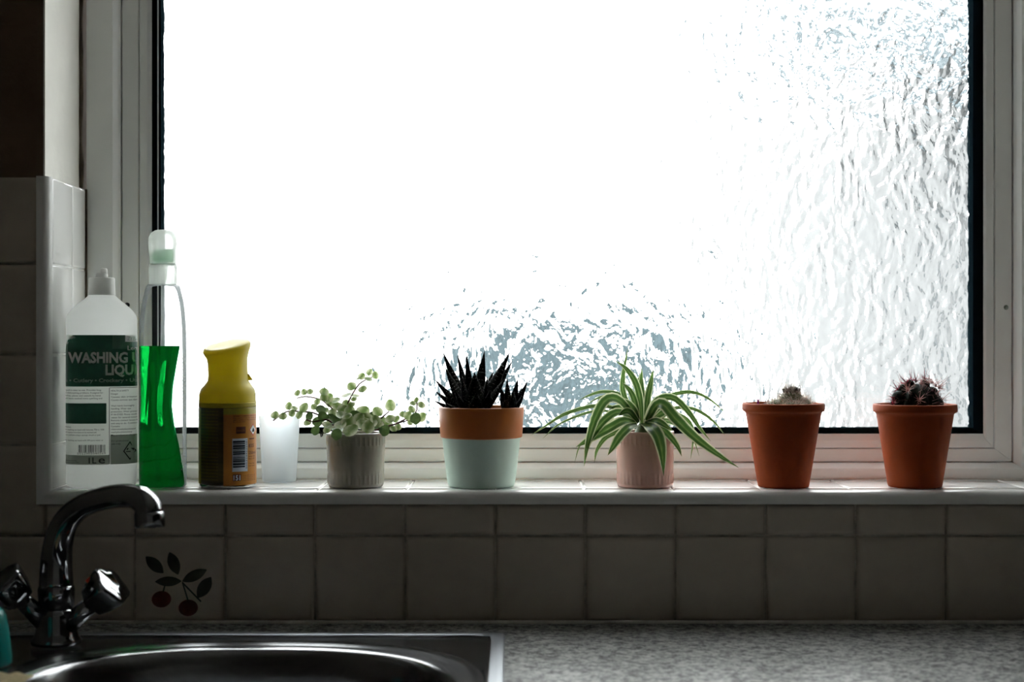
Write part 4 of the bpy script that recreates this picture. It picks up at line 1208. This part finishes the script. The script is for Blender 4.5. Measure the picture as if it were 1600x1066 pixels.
bl = [
 (38, [(715, 560, .065), (620, 380, .068), (612, 250, .07), (645, 58, .075)]),
 (46, [(738, 560, .05), (725, 400, .048), (690, 280, .047), (630, 195, .05), (562, 145, .052)]),
 (44, [(715, 540, .05), (690, 420, .045), (655, 340, .045), (603, 290, .05)]),
 (42, [(742, 540, .07), (738, 380, .075), (732, 290, .078), (738, 192, .08)]),
 (44, [(760, 540, .06), (775, 400, .065), (795, 300, .068), (815, 200, .07)]),
 (34, [(755, 540, .075), (770, 380, .08), (800, 280, .085), (806, 210, .09)]),
 (40, [(728, 540, .08), (715, 380, .085), (718, 290, .09), (725, 230, .095)]),
 (26, [(700, 500, .075), (600, 375, .09), (480, 352, .10), (390, 375, .11), (315, 408, .115)]),
 (22, [(690, 500, .08), (580, 388, .10), (470, 385, .115), (360, 440, .12)]),
 (28, [(690, 530, .06), (560, 462, .06), (420, 446, .062), (230, 498, .065), (110, 570, .07), (-2, 642, .075)]),
 (20, [(690, 530, .08), (500, 480, .095), (380, 490, .105), (190, 565, .11), (78, 662, .115)]),
 (66, [(700, 540, .045), (590, 410, .025), (500, 405, .012), (430, 520, .003), (378, 690, .0), (352, 848, .0)]),
 (56, [(695, 545, .04), (590, 485, .022), (500, 530, .012), (430, 610, .008), (385, 690, .008), (362, 800, .008)]),
 (66, [(705, 565, .04), (620, 545, .02), (530, 590, .01), (440, 640, .008), (360, 685, .010), (298, 720, .012)]),
 (60, [(705, 570, .035), (650, 590, .015), (590, 650, .006), (545, 720, .004), (510, 775, .004)]),
 (36, [(700, 570, .06), (600, 610, .05), (500, 655, .045), (440, 735, .045), (420, 825, .045)]),
 (52, [(715, 545, .05), (680, 470, .04), (630, 420, .035), (562, 396, .035)]),
 (50, [(715, 555, .04), (660, 490, .025), (620, 485, .02), (580, 515, .018)]),
 (46, [(715, 545, .06), (640, 470, .06), (570, 455, .06), (515, 465, .06)]),
 (50, [(765, 530, .05), (815, 430, .04), (880, 390, .035), (960, 400, .035), (1050, 490, .035), (1120, 590, .04), (1195, 680, .045)]),
 (28, [(770, 530, .07), (860, 410, .075), (980, 362, .08), (1090, 358, .085), (1200, 410, .09), (1310, 508, .095)]),
 (26, [(770, 540, .07), (900, 470, .075), (1050, 460, .08), (1150, 500, .085), (1230, 565, .085), (1290, 640, .085)]),
 (78, [(775, 540, .04), (830, 445, .022), (885, 440, .010), (960, 530, .002), (1100, 665, .0), (1250, 775, .0), (1382, 857, .002)]),
 (84, [(755, 565, .035), (800, 590, .012), (845, 650, .0), (872, 760, -.004), (882, 912, -.004)]),
 (48, [(775, 560, .035), (850, 580, .015), (920, 645, .008), (975, 715, .006), (1003, 782, .006)]),
 (32, [(780, 555, .07), (930, 500, .08), (1040, 540, .085), (1080, 640, .085), (1062, 800, .085)]),
 (16, [(780, 555, .08), (930, 540, .095), (1050, 610, .10), (1090, 690, .10), (1120, 782, .10)]),
 (54, [(770, 545, .045), (830, 470, .035), (880, 440, .03), (925, 425, .03)]),
 (58, [(765, 560, .05), (840, 510, .045), (890, 490, .042), (925, 500, .04)]),
 (50, [(760, 560, .04), (830, 545, .02), (890, 575, .012), (945, 615, .01)]),
 (16, [(680, 570, .08), (500, 620, .09), (340, 690, .10), (288, 825, .10)]),
 (46, [(765, 550, .08), (860, 540, .10), (950, 560, .11), (1010, 600, .112)]),
 (48, [(710, 560, .085), (600, 540, .105), (520, 570, .112), (460, 620, .113)]),
]
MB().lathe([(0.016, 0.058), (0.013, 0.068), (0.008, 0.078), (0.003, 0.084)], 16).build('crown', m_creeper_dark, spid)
for (wpx, pts) in bl:
    wpx *= 1.08
    blade([Z9(*q) for q in pts], wpx / 4.2647 * PX, spid)

# ---- terracotta pots with cacti
def terracotta(root, rt, rb, h, mat):
    lip = 0.0108
    rbt = rt - 0.0042
    prof = [(rb - 0.003, 0.0), (rb - 0.0008, 0.0006), (rb, 0.003), (rb + (rbt - rb) * 0.97, h - lip - 0.004), (rbt, h - lip - 0.001), (rbt + 0.0012, h - lip), (rt - 0.0004, h - lip + 0.0016), (rt, h - lip + 0.003), (rt, h - 0.002), (rt - 0.0006, h - 0.0005), (rt - 0.0018, h), (rt - 0.0044, h), (rt - 0.0054, h - 0.001), (rt - 0.0075, h - 0.022)]
    MB().lathe(prof, 72, cap1=False).build('pot', mat, root)
    MB().lathe([(rt - 0.0062, h - 0.009), (rt * 0.6, h - 0.007), (0.003, h - 0.006)], 40, cap0=False).build('soil', m_grit, root)

def add_spine(m, p, d, ln, r):
    d = d.normalized()
    a = d.orthogonal().normalized(); b_ = d.cross(a)
    i0 = [m.vert(p + a * r * math.cos(t) + b_ * r * math.sin(t)) for t in (0, 2.094, 4.189)]
    tip = m.vert(p + d * ln)
    for k in range(3): m.face(i0[k], i0[(k + 1) % 3], tip)

random.seed(3)
f1 = P(1224, 533, 0.058); f1.z = SILL
fz = tag(empty('potted_fuzzy_cactus', f1), 'fuzzy white cactus with a dark tuft in a terracotta pot', 'potted cactus')
terracotta(fz, 0.0503, 0.0315, 0.1035, m_terra_old)
H1 = 0.1035
def Q(ix, iy, root, y=0.058): return L(P(ix, iy, y), root)
lumps = [(Q(1237, 628, f1), 0.0150, 0.0150), (Q(1214, 637, f1, .052), 0.0125, 0.010), (Q(1256, 634, f1, .062), 0.010, 0.0095), (Q(1226, 638, f1, .072), 0.012, 0.010), (Q(1240, 640, f1, .040), 0.012, 0.010)]
wm, pm = MB(), MB()
for li, (c, rx, rz) in enumerate(lumps):
    NB = 14
    prof = [(rx * math.cos(a), rz * math.sin(a)) for a in [(-0.9 + 1.8 * k / 9) * PI / 2 for k in range(10)]]
    MB().lathe([(max(r_, 0.0006), z) for r_, z in prof], 20, tuple(c)).build('stem', m_cactus, fz)
    for i in range(560 if li == 0 else 330):
        u = random.uniform(-0.2, 0.98); t = random.uniform(0, 2 * PI)
        if li == 0 and u > 0.85: continue
        rr = math.sqrt(1 - u * u)
        nrm = Vector((rr * math.cos(t), rr * math.sin(t), u))
        p = c + Vector((nrm.x * rx, nrm.y * rx, nrm.z * rz))
        d = nrm + Vector((random.uniform(-1, 1), random.uniform(-1, 1), random.uniform(-.6, .9))) * 0.75
        add_spine(pm if random.random() < 0.16 else wm, p, d, random.uniform(0.004, 0.0095), 0.00026)
tag(wm.build('white_spines', m_hair, fz, smooth=False), kind='stuff')
tag(pm.build('pink_spines', m_hair_pink, fz, smooth=False), kind='stuff')
dm, dw = MB(), MB()
c = Q(1236.5, 614, f1)
for i in range(300):
    t = random.uniform(0, 2 * PI); rr = 0.0095 * math.sqrt(random.random())
    p = c + Vector((rr * math.cos(t), rr * math.sin(t), random.uniform(-0.002, 0.001)))
    d = Vector((rr * math.cos(t) * 60, rr * math.sin(t) * 60, 1.0)) + Vector((random.uniform(-.3, .3), random.uniform(-.3, .3), 0))
    add_spine(dm, p, d, random.uniform(0.005, 0.0115), 0.00050)
for i in range(170):
    t = random.uniform(0, 2 * PI); rr = 0.0085 * math.sqrt(random.random())
    p = c + Vector((rr * math.cos(t), rr * math.sin(t), 0.002))
    d = Vector((rr * math.cos(t) * 70, rr * math.sin(t) * 70, 1.0))
    add_spine(dw, p, d, random.uniform(0.010, 0.019), 0.00013)
tag(dm.build('dark_tuft', m_hair_dark, fz, smooth=False), kind='stuff')
tag(dw.build('white_hairs', m_hair, fz, smooth=False), kind='stuff')
fc = Q(1184.5, 629, f1, .055)
for k in range(6):
    a = k * PI / 3
    d = Vector((0.5 * math.cos(a), 0.5 * math.sin(a), 1.0))
    spike(fc - Vector((0, 0, 0.003)), fc + d.normalized() * random.uniform(0.004, 0.0072), 0.0024, 0.0008, 0.0005, m_flower, fz, 'petal')

f2 = P(1429.5, 533, 0.060); f2.z = SILL
dk = tag(empty('potted_spiny_cactus', f2), 'dark barrel cactus with long rosy spines in a plain terracotta pot', 'potted cactus')
H2 = 0.1022
terracotta(dk, 0.0508, 0.0330, H2, m_terra)
c = L(P(1433, 634, 0.058), f2)
RX, RZ = 0.0278, 0.0270
NRIB = 9
def crad(t, r, z):
    return r * (1 + 0.13 * math.cos(NRIB * t + 1.0) + 0.04 * math.sin(z * 900 + t * 3))
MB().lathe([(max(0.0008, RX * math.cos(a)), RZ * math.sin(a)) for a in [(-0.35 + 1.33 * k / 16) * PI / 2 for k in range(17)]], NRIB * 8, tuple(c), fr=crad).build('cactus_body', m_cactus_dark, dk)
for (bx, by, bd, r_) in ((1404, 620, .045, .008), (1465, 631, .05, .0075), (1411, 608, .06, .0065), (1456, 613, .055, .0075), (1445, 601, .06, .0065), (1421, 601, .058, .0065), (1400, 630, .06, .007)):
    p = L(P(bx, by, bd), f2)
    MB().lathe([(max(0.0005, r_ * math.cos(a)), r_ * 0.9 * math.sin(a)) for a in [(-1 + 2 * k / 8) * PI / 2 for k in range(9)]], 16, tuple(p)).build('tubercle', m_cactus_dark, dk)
random.seed(9)
# the areoles that show largest, by their place on the body
ar = [(1419, 610, .030, 1), (1436, 625, .026, 0), (1461, 617, .045, 1), (1450, 598, .042, 1), (1416, 599, .055, 2), (1431, 596, .06, 2), (1398, 623, .045, 2), (1403, 609, .055, 2), (1445, 592.5, .06, 2), (1467, 606, .06, 0), (1462, 603, .075, 0), (1410, 604, .075, 0), (1470, 626, .05, 0), (1440, 600, .035, 1), (1424, 596, .07, 2), (1397, 630, .035, 2), (1455, 598, .08, 0)]
ctr = c + Vector((0, 0, -0.004))
for (ax_, ay_, ad, kind) in ar:
    p = L(P(ax_, ay_, ad), f2)
    nrm = (p - ctr).normalized()
    root = MB()
    root.lathe([(max(0.0003, 0.0017 * math.cos(a)), 0.0017 * math.sin(a)) for a in [(-1 + 2 * k / 5) * PI / 2 for k in range(6)]], 10, tuple(p))
    ao = root.build('areole', m_areole, dk)
    a1 = nrm.orthogonal().normalized(); b1 = nrm.cross(a1)
    m = MB()
    ph = random.uniform(0, 2 * PI)
    for k in range(9):
        t = ph + k * 2 * PI / 9 + random.uniform(-.2, .2)
        d = (a1 * math.cos(t) + b1 * math.sin(t)) * 1.0 + nrm * random.uniform(0.25, 0.7)
        add_spine(m, p, d, random.uniform(0.008, 0.0135), 0.00058)
    for k in range(3):
        d = nrm + (a1 * random.uniform(-.4, .4) + b1 * random.uniform(-.4, .4))
        add_spine(m, p, d, random.uniform(0.013, 0.021), 0.00062)
    m.build('spines', m_spine if kind != 2 else m_spine_red, ao, smooth=False)
fine = MB()
for i in range(130):
    u = random.uniform(0.0, 0.95); t = random.uniform(0, 2 * PI); rr = math.sqrt(1 - u * u)
    nrm = Vector((rr * math.cos(t), rr * math.sin(t), u))
    add_spine(fine, c + Vector((nrm.x * RX, nrm.y * RX, nrm.z * RZ)), nrm + Vector((random.uniform(-.8, .8), random.uniform(-.8, .8), random.uniform(-.5, .5))), random.uniform(0.006, 0.02), 0.00020)
tag(fine.build('fine_spines', m_spine, dk, smooth=False), kind='stuff')
